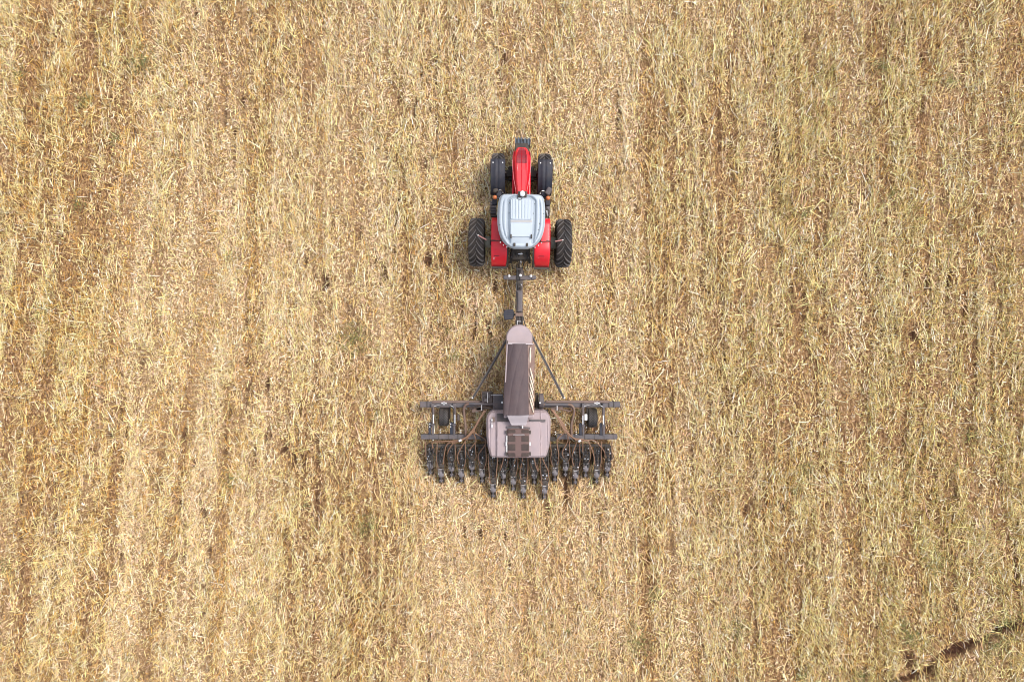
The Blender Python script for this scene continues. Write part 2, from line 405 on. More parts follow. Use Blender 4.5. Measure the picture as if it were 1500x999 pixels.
def ground_mat():
    m = bpy.data.materials.new('soil_and_chaff'); m.use_nodes = True
    n = m.node_tree.nodes; l = m.node_tree.links; b = n['Principled BSDF']
    b.inputs['Roughness'].default_value = .95; b.inputs['Specular IOR Level'].default_value = .15
    tc = n.new('ShaderNodeTexCoord')
    mp = n.new('ShaderNodeMapping'); mp.inputs['Scale'].default_value = (1, .45, 1); l.new(tc.outputs['Object'], mp.inputs[0])
    def noise(sc, det, src, rough=.6):
        k = n.new('ShaderNodeTexNoise'); k.inputs['Scale'].default_value = sc; k.inputs['Detail'].default_value = det; k.inputs['Roughness'].default_value = rough
        l.new(src, k.inputs['Vector']); return k.outputs['Fac']
    def ramp(src, stops):
        r = n.new('ShaderNodeValToRGB'); l.new(src, r.inputs[0])
        while len(r.color_ramp.elements) < len(stops): r.color_ramp.elements.new(.5)
        for e, (p, c) in zip(r.color_ramp.elements, stops): e.position = p; e.color = (*c, 1)
        return r.outputs[0]
    def mix(f, a, c):
        k = n.new('ShaderNodeMix'); k.data_type = 'RGBA'
        l.new(f, k.inputs['Factor']); l.new(a, k.inputs['A']); l.new(c, k.inputs['B']); return k.outputs['Result']
    litter = ramp(noise(14, 6, mp.outputs[0], .85), [(.36, (.030, .014, .007)), (.46, (.12, .06, .028)), (.53, (.27, .155, .075)), (.62, (.48, .33, .18))])
    chaff = ramp(noise(18, 5, tc.outputs['Object'], .85), [(.38, (.06, .033, .016)), (.47, (.22, .14, .07)), (.54, (.44, .30, .17)), (.63, (.68, .53, .34))])
    soil = ramp(noise(7, 6, tc.outputs['Object'], .7), [(.3, (.020, .009, .006)), (.52, (.048, .021, .013)), (.70, (.12, .06, .035))])
    a = n.new('ShaderNodeAttribute'); a.attribute_name = 'soil'
    sp = n.new('ShaderNodeSeparateColor'); l.new(a.outputs['Color'], sp.inputs[0])
    c = mix(sp.outputs[1], litter, chaff)
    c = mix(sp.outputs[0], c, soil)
    l.new(c, b.inputs['Base Color'])
    bp = n.new('ShaderNodeBump'); bp.inputs['Strength'].default_value = .7; bp.inputs['Distance'].default_value = .05
    l.new(noise(16, 8, tc.outputs['Object'], .75), bp.inputs['Height']); l.new(bp.outputs[0], b.inputs['Normal'])
    return m
me.materials.append(ground_mat())
ground = bpy.data.objects.new('ground', me); COL.objects.link(ground); ground['kind'] = 'structure'

# ------------------------------------------------------------------ straw, stubble and chaff
def straw_mat():
    m = bpy.data.materials.new('dry_straw'); m.use_nodes = True
    n = m.node_tree.nodes; l = m.node_tree.links; b = n['Principled BSDF']
    b.inputs['Roughness'].default_value = .6; b.inputs['Specular IOR Level'].default_value = .3
    a = n.new('ShaderNodeAttribute'); a.attribute_name = 'tone'
    l.new(a.outputs['Color'], b.inputs['Base Color'])
    return m
STRAW = straw_mat()
PAL = np.array([(.68, .54, .255), (.53, .375, .13), (.48, .265, .06), (.58, .43, .28), (.33, .29, .085), (.76, .68, .49), (.13, .07, .03), (.60, .40, .22)])
def strips(name, n, kind, seed, label=None, outer=False):
    grow = 2.6 if outer else 1.0
    g = np.random.default_rng(seed)
    x = g.uniform(-25.5, 25.5, n); y = g.uniform(-18, 18, n)
    if outer:
        x = g.uniform(-75, 75, n); y = g.uniform(-65, 65, n); q = (np.abs(x) > 25.5) | (np.abs(y) > 18); x = x[q]; y = y[q]; n = len(x)
    pink, gold, olive, warm = chars(x, y)
    clump = fbm(x, y, .42, 2.4, 41, 3)
    gap, streak = row_gaps(x, y)
    hol = np.clip(np.clip((fbm(x, y, .21, 1.15, 47, 3) - .52) * 5, 0, 1) * (.45 + .7 * gap) + .62 * gap * (1 - .6 * pink) + .80 * streak, 0, 1)
    dens = {'chaff': (.30 + .60 * pink) * (1 - .72 * hol * (1 - .5 * pink)), 'lying': (.16 + .84 * np.clip((clump - .38) * 4, 0, 1)) * (1 - .80 * hol) * (1.1 - .40 * pink), 'standing': np.clip((clump - .36) * 4.5, .15, 1) * (1 - .5 * pink) * (1 - .75 * gap) * (1 - .5 * streak)}[kind]
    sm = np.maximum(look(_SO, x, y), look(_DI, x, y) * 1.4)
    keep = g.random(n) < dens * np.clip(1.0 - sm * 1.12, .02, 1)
    x = x[keep]; y = y[keep]; pink = pink[keep]; gold = gold[keep]; olive = olive[keep]; warm = warm[keep]; n = len(x)
    z0 = look(_HE, x, y) - .02
    gap, streak = row_gaps(x, y); hollow = np.clip(np.clip((fbm(x, y, .21, 1.15, 47, 3) - .52) * 5, 0, 1) * (.4 + .6 * gap) + .45 * gap + .9 * streak, 0, 1)
    base_ang = (fbm(x, y, 1.3, 1.6, 43, 2) - .5) * .6
    if kind == 'chaff':
        L = g.uniform(.05, .16, n); W = g.uniform(.014, .036, n); ang = g.uniform(0, math.tau, n); el = g.normal(0, .3, n); z0 = z0 + g.uniform(.0, .06, n)
        seg = 1
    elif kind == 'lying':
        L = np.clip(g.lognormal(-1.36, .50, n), .09, .95); W = g.uniform(.010, .025, n)
        ang = math.pi / 2 + base_ang + g.normal(0, .30, n); u = g.random(n) < .30; ang[u] = g.uniform(0, math.tau, u.sum())
        el = np.abs(g.normal(0, .16, n)); z0 = z0 + g.uniform(.02, .11, n)
        seg = 2
    else:
        L = g.uniform(.18, .62, n); W = g.uniform(.012, .026, n); ang = g.uniform(0, math.tau, n)
        el = math.pi / 2 - np.abs(g.normal(0, .42, n)); seg = 2
    # tone of each piece
    wts = np.stack([1.0 + 0 * x, .55 + .3 * olive, .22 + 2.4 * gold + .25 * warm + 1.2 * streak, .35 + 1.6 * pink, .06 + .60 * olive, .38 + .35 * pink, .62 + 0 * x, .15 + .5 * pink + 1.5 * warm], -1)
    wts[:, 6] *= 1 + 2.5 * hollow; wts[:, 4] *= 1 + hollow; wts[:, 5] *= 1 - .8 * hollow; wts[:, 0] *= 1 - .5 * hollow  # more dark pieces in hollows: brown row lines plus painted shade between clumps
    if kind == 'standing': wts[:, 3] *= .3; wts[:, 6] *= .3; wts[:, 0] *= 2.2
    if kind == 'chaff': wts[:, 3] *= 1.6; wts[:, 6] *= 1.5; wts[:, 5] *= 1.1
    cw = np.cumsum(wts, 1); cw /= cw[:, -1:]
    pick = (g.random(n)[:, None] > cw).sum(1)
    lum = np.exp(g.normal(0, .29, n)).clip(.42, 1.42)
    col = PAL[pick] * lum[:, None] * (1 + g.normal(0, .05, (n, 3)))
    col = np.clip(col, .01, .80)
    bright = np.clip(col @ np.array([.3, .6, .1]) / .75, 0, 1)
    W = W * (.70 + .36 * bright) * grow; z0 = z0 + .07 * (bright - .4)
    el = np.clip(el, -.5, 1.5)
    dx, dy, dz = np.cos(ang) * np.cos(el), np.sin(ang) * np.cos(el), np.sin(el)
    D = np.stack([dx, dy, dz], -1)
    roll = g.uniform(0, math.tau, n) if kind == 'standing' else g.normal(0, .55, n)
    side = np.stack([-np.sin(ang), np.cos(ang), np.zeros(n)], -1); upv = np.cross(D, side) * -1
    sd = side * np.cos(roll)[:, None] + upv * np.sin(roll)[:, None]
    base = np.stack([x, y, z0], -1)
    bend = np.stack([g.normal(0, 1, n), g.normal(0, 1, n), -np.abs(g.normal(0, .6, n))], -1) * (L * .055)[:, None]
    rows = []
    if seg == 1: ts, ws = (0, 1), (1, .8)
    else: ts, ws = (0, .5, 1), (1.0, 1.0, .45)
    for t, wv in zip(ts, ws):
        c = base + D * (L * t)[:, None] + bend * (t * t)
        rows += [c - sd * (W * wv / 2)[:, None], c + sd * (W * wv / 2)[:, None]]
    Vv = np.stack(rows, 1); k = Vv.shape[1]
    Vv[..., 2] = np.maximum(Vv[..., 2], z0[:, None] - .02)
    o = np.arange(n)[:, None] * k
    Qs = [np.concatenate([o + 2 * s, o + 2 * s + 1, o + 2 * s + 3, o + 2 * s + 2], 1) for s in range(len(ts) - 1)]
    Qq = np.stack(Qs, 1).reshape(-1, 4)
    me = bpy.data.meshes.new(name); fill_mesh(me, Vv.reshape(-1, 3).astype(np.float32), Qq)
    a = me.attributes.new('tone', 'FLOAT_COLOR', 'POINT')
    c4 = np.concatenate([col, np.ones((n, 1))], 1)
    a.data.foreach_set('color', np.repeat(c4, k, 0).astype(np.float32).ravel())
    me.materials.append(STRAW)
    ob = bpy.data.objects.new(name, me); COL.objects.link(ob)
    ob['kind'] = 'stuff'; ob['label'] = label; ob['category'] = 'straw'
    return ob
strips('straw_chaff', 900000, 'chaff', 1, 'fine pinkish beige chaff scattered over the whole field')
strips('straw_litter', 790000, 'lying', 2, 'long pale yellow straw lying along the rows of the field')
strips('straw_stubble', 280000, 'standing', 3, 'short cut stalks of golden stubble standing in the field')

strips('distant_straw', 330000, 'lying', 4, 'straw covering the field farther out on every side', True)

# green weeds between the straw
def weeds():
    g = np.random.default_rng(9)
    spots = [(210, 92, .35), (30, 108, .2), (125, 150, .2), (540, 772, .3), (1370, 820, .3), (935, 940, .35), (1478, 915, .35), (1455, 945, .3), (120, 300, .15), (1390, 120, .2), (170, 205, .15), (520, 495, .35), (665, 520, .15),
             (1080, 920, .25), (1260, 990, .2), (1420, 640, .2), (1290, 100, .2), (340, 700, .2), (60, 460, .2), (1180, 690, .2), (370, 885, .15), (1010, 300, .12), (960, 870, .2), (1330, 930, .25)]
    spots += [(g.uniform(0, 1500), g.uniform(0, 999), g.uniform(.06, .16)) for _ in range(14)]
    vs = []; cs = []
    for px, py, r in spots:
        for _ in range(int(20 + 700 * r * r * 4)):
            a = g.uniform(0, math.tau); q = r * 2.2 * g.random() ** .8
            x, y = X(px, 0) + math.cos(a) * q, Y(py, 0) + math.sin(a) * q
            vs.append((x, y)); cs.append((.09, .10, .03) if g.random() < .6 else (.20, .20, .06))
    P = np.array(vs); C = np.array(cs); n = len(P)
    z = height(P[:, 0], P[:, 1]) + g.uniform(.03, .16, n)
    an = g.uniform(0, math.tau, n); L = g.uniform(.04, .16, n); W = g.uniform(.015, .035, n); el = g.uniform(-.2, .9, n)
    D = np.stack([np.cos(an) * np.cos(el), np.sin(an) * np.cos(el), np.sin(el)], -1) * L[:, None]; Sd = np.stack([-np.sin(an), np.cos(an), 0 * an], -1) * W[:, None]
    B = np.stack([P[:, 0], P[:, 1], z], -1)
    Vv = np.stack([B, B + D * .5 + Sd * .5, B + D, B + D * .5 - Sd * .5], 1)
    me = bpy.data.meshes.new('green_weeds'); fill_mesh(me, Vv.reshape(-1, 3).astype(np.float32), np.arange(n * 4).reshape(-1, 4))
    a = me.attributes.new('tone', 'FLOAT_COLOR', 'POINT')
    a.data.foreach_set('color', np.repeat(np.concatenate([C * g.uniform(.7, 1.3, (n, 1)), np.ones((n, 1))], 1), 4, 0).astype(np.float32).ravel())
    me.materials.append(STRAW)
    ob = bpy.data.objects.new('green_weeds', me); COL.objects.link(ob); ob['kind'] = 'stuff'; ob['label'] = 'small green weeds growing between the straw'; ob['category'] = 'weeds'
weeds()

# ------------------------------------------------------------------ tyres
def make_tyre(parent, loc, rad, wid, nlug, rimr, name='wheel', lugh=.05):
    """wheel > tyre, rim ; axis along X"""
    t = MB(); h = wid / 2
    prof = [(-h * .72, rimr), (-h * .95, rimr + (rad - rimr) * .30), (-h, rad * .80), (-h * .93, rad * .93), (-h * .72, rad - .015), (-h * .3, rad), (h * .3, rad), (h * .72, rad - .015), (h * .93, rad * .93), (h, rad * .80), (h * .95, rimr + (rad - rimr) * .30), (h * .72, rimr)]
    t.lathe_x(prof, 56)
    ty = t.build('tyre', 'rubber', parent, loc, smooth=35)
    lg = MB()
    def rr(x):
        a = abs(x) / h
        return float(np.interp(a, [0, .3, .72, .93, 1.0], [rad, rad, rad - .015, rad * .93, rad * .84]))
    da = math.tau / nlug
    for k in range(nlug):
        for s in (-1, 1):
            vs = []; fs = []
            n = 6
            for i in range(n + 1):
                tt = i / n
                x = s * (h * .03 + tt * h * .97)
                a = math.pi / 2 + (k + (.25 if s > 0 else -.25)) * da + (tt ** .8) * (.46 * wid / .7 / rad)
                wd = (.026 + .014 * tt) / rad
                r0 = rr(x) - .01; r1 = rr(x) + lugh
                for (aa, r_) in ((a - wd, r0), (a - wd * .7, r1), (a + wd * .7, r1), (a + wd, r0)):
                    vs.append((x, r_ * math.cos(aa), r_ * math.sin(aa)))
            for i in range(n):
                for q in range(3):
                    f = (i * 4 + q, i * 4 + q + 1, (i + 1) * 4 + q + 1, (i + 1) * 4 + q)
                    fs.append(f if s < 0 else f[::-1])
            fs.append((0, 3, 2, 1)); fs.append((n * 4, n * 4 + 1, n * 4 + 2, n * 4 + 3))
            lg.add(vs, fs)
    l_ = lg.build('tread_lugs', 'lug', ty)
    rm = MB()
    rm.lathe_x([(-h * .70, rimr + .01), (-h * .55, rimr - .05), (-h * .2, rimr - .07), (-h * .15, rimr * .35), (-h * .3, rimr * .33), (-h * .3, .01)], 32)
    rm.lathe_x([(h * .70, rimr + .01), (h * .55, rimr - .05), (h * .2, rimr - .07), (h * .15, rimr * .35), (h * .3, rimr * .33), (h * .3, .01)], 32)
    rm.build('rim', 'rim', parent, loc, smooth=35)

# ================================================================== TRACTOR
TX, TY = .357, Y(356, 1.0)
tr = thing('tractor', 'red tractor with pale grey cab roof and black tyres pulling the seed drill', 'tractor', (TX, TY, 0), R(-.75))
TC = 762.3
def tx(px, z): return (px - TC) * S(z)
def ty(py, z): return Y(py, z) - TY

def wheel_part(name, px, py, rad, wid, nlug, rimr, z):
    e = bpy.data.objects.new('wheel', None); COL.objects.link(e); e.parent = tr
    lx = (px - 762.0) * S(rad * 2 if rad > .9 else 1.5)
    e.location = (lx, ty(py, rad), rad)
    make_tyre(e, (0, 0, 0), rad, wid, nlug, rimr)
    return e
for px in (696.4, 826.4): wheel_part('wheel', px, 356, .97, .66, 20, .52, 0)
for px in (727.4, 796.7): wheel_part('wheel', px, 255, .80, .56, 20, .40, 0)

# chassis, axles
b = MB()
b.box(-.28, .28, -.5, ty(212, 1), .55, 1.25)
b.box(-.36, .36, -.75, .9, .6, 1.35)
b.build('chassis', 'black', tr, bevel=.03)
b = MB(); b.tube([(-1.66, 0, .97), (-1.1, 0, .97), (-.9, 0, .97), (.9, 0, .97), (1.1, 0, .97), (1.66, 0, .97)], [.09, .09, .2, .2, .09, .09], 14)
b.build('rear_axle', 'black', tr, smooth=40)
for s in (-1, 1):
    b = MB(); x0 = s * 1.36; b.lathe_x([(-.12, .01), (-.12, .23), (-.09, .25), (.09, .25), (.12, .23), (.12, .01)], 20, (s * 1.40, .02, .97))
    b.build('axle_hub', 'hub', tr, smooth=40)
fy = ty(255, .8)
b = MB(); b.box(-.98, .98, fy - .16, fy + .12, .65, .95); b.box(-.55, .55, fy - .3, fy + .3, .6, .88)
b.cbox((-.7, fy - .25, .8), (.5, .07, .07)); b.cbox((.7, fy - .25, .8), (.5, .07, .07))
b.build('front_axle', 'black', tr, bevel=.03)

# front mudguards over the front wheels
for s in (-1, 1):
    b = MB(); cx = s * (34.65 * S(1.6)); r0 = .93; hw_ = .31
    vs = []; fs = []; n = 22
    for i in range(n + 1):
        a = R(66) + (R(172) - R(66)) * i / n      # angle from +Y axis, over the top to the rear
        for (xx, dr) in ((-hw_, -.05), (-hw_, 0), (-hw_ * .92, .035), (-.14, .04), (-.13, .05), (-.03, .05), (-.02, .04), (.02, .04), (.03, .05), (.13, .05), (.14, .04), (hw_ * .92, .035), (hw_, 0), (hw_, -.05)):
            vs.append((cx + xx, fy + (r0 + dr) * math.cos(a) * 1.0, .80 + (r0 + dr) * math.sin(a) * 1.0))
    k = 14
    for i in range(n):
        for q in range(k - 1): fs.append((i * k + q, i * k + q + 1, (i + 1) * k + q + 1, (i + 1) * k + q)[::-1])
    b.add(vs, fs)
    mg = b.build('front_mudguard', 'mudguard', tr, smooth=50)
    sol = mg.modifiers.new('solid', 'SOLIDIFY'); sol.thickness = .012
    b = MB()
    for q in (-.2, .2): b.lathe_z([(.0, .012), (.022, .01), (.024, -.03)], 10, (cx + q, fy + .93 * math.cos(R(76)), .80 + .975 * math.sin(R(76)) + .01))
    b.build('bolt', 'white', mg, split=True)
    b = MB(); b.tube([(cx, fy - .1, .8), (cx - s * .33, fy - .1, .9), (cx - s * .33, fy - .15, 1.6), (cx - s * .1, fy - .15, 1.70)], .03, 8)
    b.build('mudguard_bracket', 'black', mg)

# front weights
b = MB()
y0, y1 = ty(212.5, 1.1), ty(201, 1.1)
for i in range(11):
    x = tx(753.6 + 1.6, 1.1) * 0 + (-.305 + i * .061)
    b.box(x - .019 + .04, x + .019 + .04, y0, y1 - (.03 if i % 2 else 0), .62, 1.10)
b.build('front_weights', 'weights', tr, bevel=.012)
b = MB(); b.box(-.24, .32, y0 - .4, y0 - .002, .66, 1.02); b.box(-.27, .35, y0 - .002, y1 - .05, .70, 1.0); b.build('weight_carrier', 'black', tr, bevel=.02)
b = MB(); b.tube([(.04, y1 - .1, 1.1), (.04, y1 - .1, 1.16), (.04, y1 - .2, 1.16)], .018, 8); b.build('tow_pin', 'black', tr)

# hood
hz = 2.12
prof = interp([(ty(211, hz), .14), (ty(212, hz), .20), (ty(214, hz), .265), (ty(218, hz), .315), (ty(224, hz), .345), (ty(232, hz), .368), (ty(245, hz), .360), (ty(262, hz), .315), (ty(286, hz), .235)])
ys = [ty(p, hz) for p in [286, 284, 280, 276, 272, 268, 264, 260, 256, 252, 248, 244, 240, 236, 232, 229, 226, 223, 220, 218, 216, 214.5, 213, 212, 211.3]]
ytip = ty(211.3, hz)
def zhood(u, y):
    a = abs(u); d = ytip - y
    z = hz - .05 * (d < 0) - .22 * smooth01((a - .62) / .38) ** 1.4 - .30 * (1 - smooth01((d + .02) / .9)) ** 2 - .5 * max(0, 1 - (d + .0) / .10) ** 2 * .5
    z += .035 * smooth01((.62 - a) / .06)            # raised centre
    if d > .12 and d < 1.0: z -= .03 * smooth01((.50 - a) / .05) * smooth01((d - .12) / .05) * smooth01((1.0 - d) / .03)
    z += .03 * smooth01((.035 - a) / .03)
    return z
b = MB(); b.sheet(ys[:], lambda y: -prof(y), lambda y: prof(y), zhood, 48, .35)
hood = b.build('hood', 'red', tr, smooth=40)
# dark red vent mesh in the hood top
b = MB(); v0, v1 = ytip - .78, ytip - .10
ysv = linsp(v0, v1, 30)
def zv(u, y):
    xx = .17 * u
    p = prof(y); return zhood(xx / p, y) + .014
wv = interp([(v0, .205), (ytip - .50, .21), (ytip - .40, .195), (v1 - .12, .15), (v1, .09)])
def seg_sheet(ya, yb, ux0, ux1):
    q = MB(); yy = linsp(ya, yb, 8)
    q.sheet(yy, lambda y: ux0 * wv(y), lambda y: ux1 * wv(y), lambda u, y: zhood(((ux0 + (ux1 - ux0) * (u + 1) / 2) * wv(y)) / prof(y), y) + .016, 8, .004)
    return q
v = MB()
for (ya, yb) in ((v0, ytip - .60), (ytip - .585, ytip - .40), (ytip - .385, v1)):
    for (a_, c_) in ((-1, -.08), (.08, 1)):
        q = seg_sheet(ya, yb, a_, c_); v.add(q.v, q.f)
v.build('hood_vent', 'dark_red', hood)
# side vents low on the hood and side panels, silver trim line
for s in (-1, 1):
    b = MB()
    ya = linsp(ty(250, 1.8), ty(222, 1.8), 12)
    pts = [(s * (prof(y) + .012), y) for y in ya]
    for (xa, y_a), (xb, y_b) in zip(pts[:-1], pts[1:]):
        b.beam((xa, y_a, 1.72), (xb, y_b, 1.72), .03, .22)
    b.build('side_vent', 'dark_red', hood)
    b = MB(); ya = linsp(ty(284, 1.9), ty(236, 1.9), 14)
    b.tube([(s * (prof(y) * .80 + .02 + .06 * smooth01((y - ya[0]) / .8)), y, zhood(.80, y) + .01) for y in ya], .008, 6)
    b.build('silver_trim', 'decal', hood)
    b = MB(); b.sheet(linsp(ty(290, 1.5), ty(236, 1.5), 10), lambda y: s * .335 - .05, lambda y: s * .335 + .05, lambda u, y: 1.55 - .03 * u * u, 6, .5)
    b.build('side_panel', 'red', tr, bevel=.02)
b = MB(); b.box(-.29, .29, ytip - .32, ytip - .04, 1.2, 1.78); b.build('radiator_grille', 'black', tr, bevel=.05)

# cab body with glass
cz = 3.08
yf, yb = ty(286, 2.2), ty(358, 2.2)
b = MB(); b.box(-.80, .80, yb + .1, yf - .12, 1.0, 1.75); b.build('cab_body', 'black', tr, bevel=.04)
b = MB()
for s in (-1, 1):
    for (yy, yt) in ((yf - .1, yf - .25), (-.05 + (yf + yb) / 2, (yf + yb) / 2), (yb + .12, yb + .2)):
        b.beam((s * .80, yy, 1.7), (s * .78, yt, cz - .1), .07, .07)
b.build('cab_pillar', 'black', tr, split=True)
for (nm, bx) in (('windscreen', (-.74, .74, yf - .2, yf - .18)), ('rear_window', (-.74, .74, yb + .14, yb + .16))):
    b = MB(); b.box(*bx, 1.76, cz - .1); b.build(nm, 'glass', tr)
for s in (-1, 1):
    b = MB(); b.box(s * .785 - .008, s * .785 + .008, yb + .22, yf - .26, 1.76, cz - .1); b.build('side_window', 'glass', tr)

# cab roof
rz = 3.18
RW = interp([(ty(283.5, rz), .50), (ty(284, rz), .66), (ty(285, rz), .76), (ty(287, rz), .83), (ty(290, rz), .875), (ty(296, rz), .91), (ty(304, rz), .935), (ty(318, rz), .945), (ty(328, rz), .935), (ty(336, rz), .905), (ty(343, rz), .855),
             (ty(349, rz), .79), (ty(354, rz), .70), (ty(358, rz), .60), (ty(361, rz), .49), (ty(363, rz), .37), (ty(364, rz), .26)])
yA, yB = ty(284, rz), ty(364, rz)
ys = [yB + (yA - yB) * (.5 - .5 * math.cos(math.pi * i / 90)) for i in range(91)]
def zroof(u, y):
    w_ = RW(y); x = abs(u * w_); t = (yA - y) / (yA - yB)
    de = min(w_ - x, y - yB + .02, yA - y + .02)
    z = rz + .05 * (1 - abs(u) ** 2) - .13 * (1 - smooth01(de / .13)) ** 2
    # U shaped channel round the raised centre
    xin = .49 - .06 * smooth01((t - .55) / .4)
    ytop = ty(289, rz)
    dch = max(x - xin, y - ytop + (.12 * (x / xin) ** 4))
    z += .045 * (1 - smooth01((dch + .02) / .04)) * 0
    z -= .10 * math.exp(-((dch - .03) / .05) ** 2) * smooth01((.93 - t) / .05) 
    # outer step line
    z -= .045 * math.exp(-((x - (w_ - .20)) / .022) ** 2) * smooth01((t - .08) / .1) * smooth01((.9 - t) / .1)
    return z
b = MB(); b.sheet(ys, lambda y: -RW(y), lambda y: RW(y), zroof, 96, .12)
roof = b.build('cab_roof', 'roof', tr, smooth=50)
def panel(pa, pb, hw0, ribs, hgt, nm):
    b = MB(); y0, y1 = ty(pb, rz), ty(pa, rz)
    def w_(y):
        e = min(y - y0, y1 - y); return hw0 - .06 * (1 - smooth01(e / .07)) ** 2
    def z_(u, y):
        x = u * hw0; e = min(w_(y) - abs(u * w_(y)), y - y0, y1 - y)
        z = rz + .03 + (hgt + .02) * smooth01((e + .004) / .025)
        if ribs:
            q = (x / hw0 * 3.5) ; fr = abs(q - round(q)); z -= .022 * (1 - smooth01(fr / .14)) * (e > .04)
        return z
    ys = [y0 + (y1 - y0) * (.5 - .5 * math.cos(math.pi * i / 40)) for i in range(41)]
    b.sheet(ys, lambda y: -w_(y), lambda y: w_(y), z_, 90, .06)
    return b.build(nm, 'roof2', roof, smooth=35)
panel(291.5, 322.5, .43, True, .03, 'roof_hatch')
panel(326.5, 348, .43, False, .035, 'roof_cover')
b = MB(); b.box(-.42, .42, ty(326, rz), ty(323.2, rz), rz + .02, rz + .052); b.build('roof_seam', 'rim', roof)
for px in (747.6, 777.4):
    b = MB(); b.tube([(tx(px, rz), ty(344.5, rz), rz + .06), (tx(px, rz), ty(344.7, rz), rz + .14), (tx(px, rz), ty(348.6, rz), rz + .14), (tx(px, rz), ty(349, rz), rz + .04)], .028, 8)
    b.build('roof_latch', 'black', roof)
for px in (752.6, 771.2):
    b = MB(); b.cbox((tx(px, rz), ty(359, rz), rz + .07), (.08, .13, .09)); b.build('rear_roof_clip', 'black', roof, bevel=.015)
b = MB(); b.box(tx(754, rz), tx(770, rz), ty(361, rz), ty(356.8, rz), rz + .0, rz + .062); b.build('roof_recess', 'roof2', roof, bevel=.02)
b = MB()
for (px, py) in ((789, 327.5), (787.4, 336.8), (780, 312.6), (744.5, 312.6), (731, 330), (729.5, 340), (795, 313), (733, 350), (782, 298), (745, 298)):
    b.lathe_z([(.0, .012), (.018, .01), (.02, -.04)], 8, (tx(px, rz), ty(py, rz), zroof(tx(px, rz) / RW(ty(py, rz)), ty(py, rz)) + .005))
b.build('roof_bolt', 'black', roof, split=True)
# work lamps under the roof corners
for s in (-1, 1):
    for (px, py) in ((30, 355.0), (20.5, 361.8), (25.5, 358.9)):
        b = MB(); b.lathe_z([(0, .03), (.022, .02), (.026, -.03)], 12, (s * px * S(2.9), ty(py, 2.9) - .03, 3.0)); b.build('work_lamp', 'zinc', tr, smooth=40)
# receiver dome on the roof front
b = MB(); b.sheet(linsp(ty(289, 3.25), ty(280, 3.25), 10), lambda y: tx(756.8, 3.25), lambda y: tx(769.8, 3.25), lambda u, y: 3.25, 8, .08)
gb = b.build('receiver_base', 'black', tr, bevel=.04)
b = MB(); gx0 = tx(763.4, 3.3); gy0 = ty(284.2, 3.3)
vs = [];
b.lathe_z([(.0, .15), (.04, .146), (.075, .12), (.095, .07), (.10, .0)], 24, (0, 0, 0))
b.v = [(gx0 + x * 1.02, gy0 + y * (1.25 if y > 0 else 1.0), 3.25 + z) for x, y, z in b.v]
b.build('receiver_dome', 'white', gb, smooth=60)
b = MB(); b.tube([(gx0 - .1 + .1 * math.cos(a) - .0, ty(289.5, 3.3) + .1 * math.sin(a) + .02, 3.26) for a in linsp(R(170), R(370), 10)], .012, 6); b.build('aerial_cable', 'black', gb)

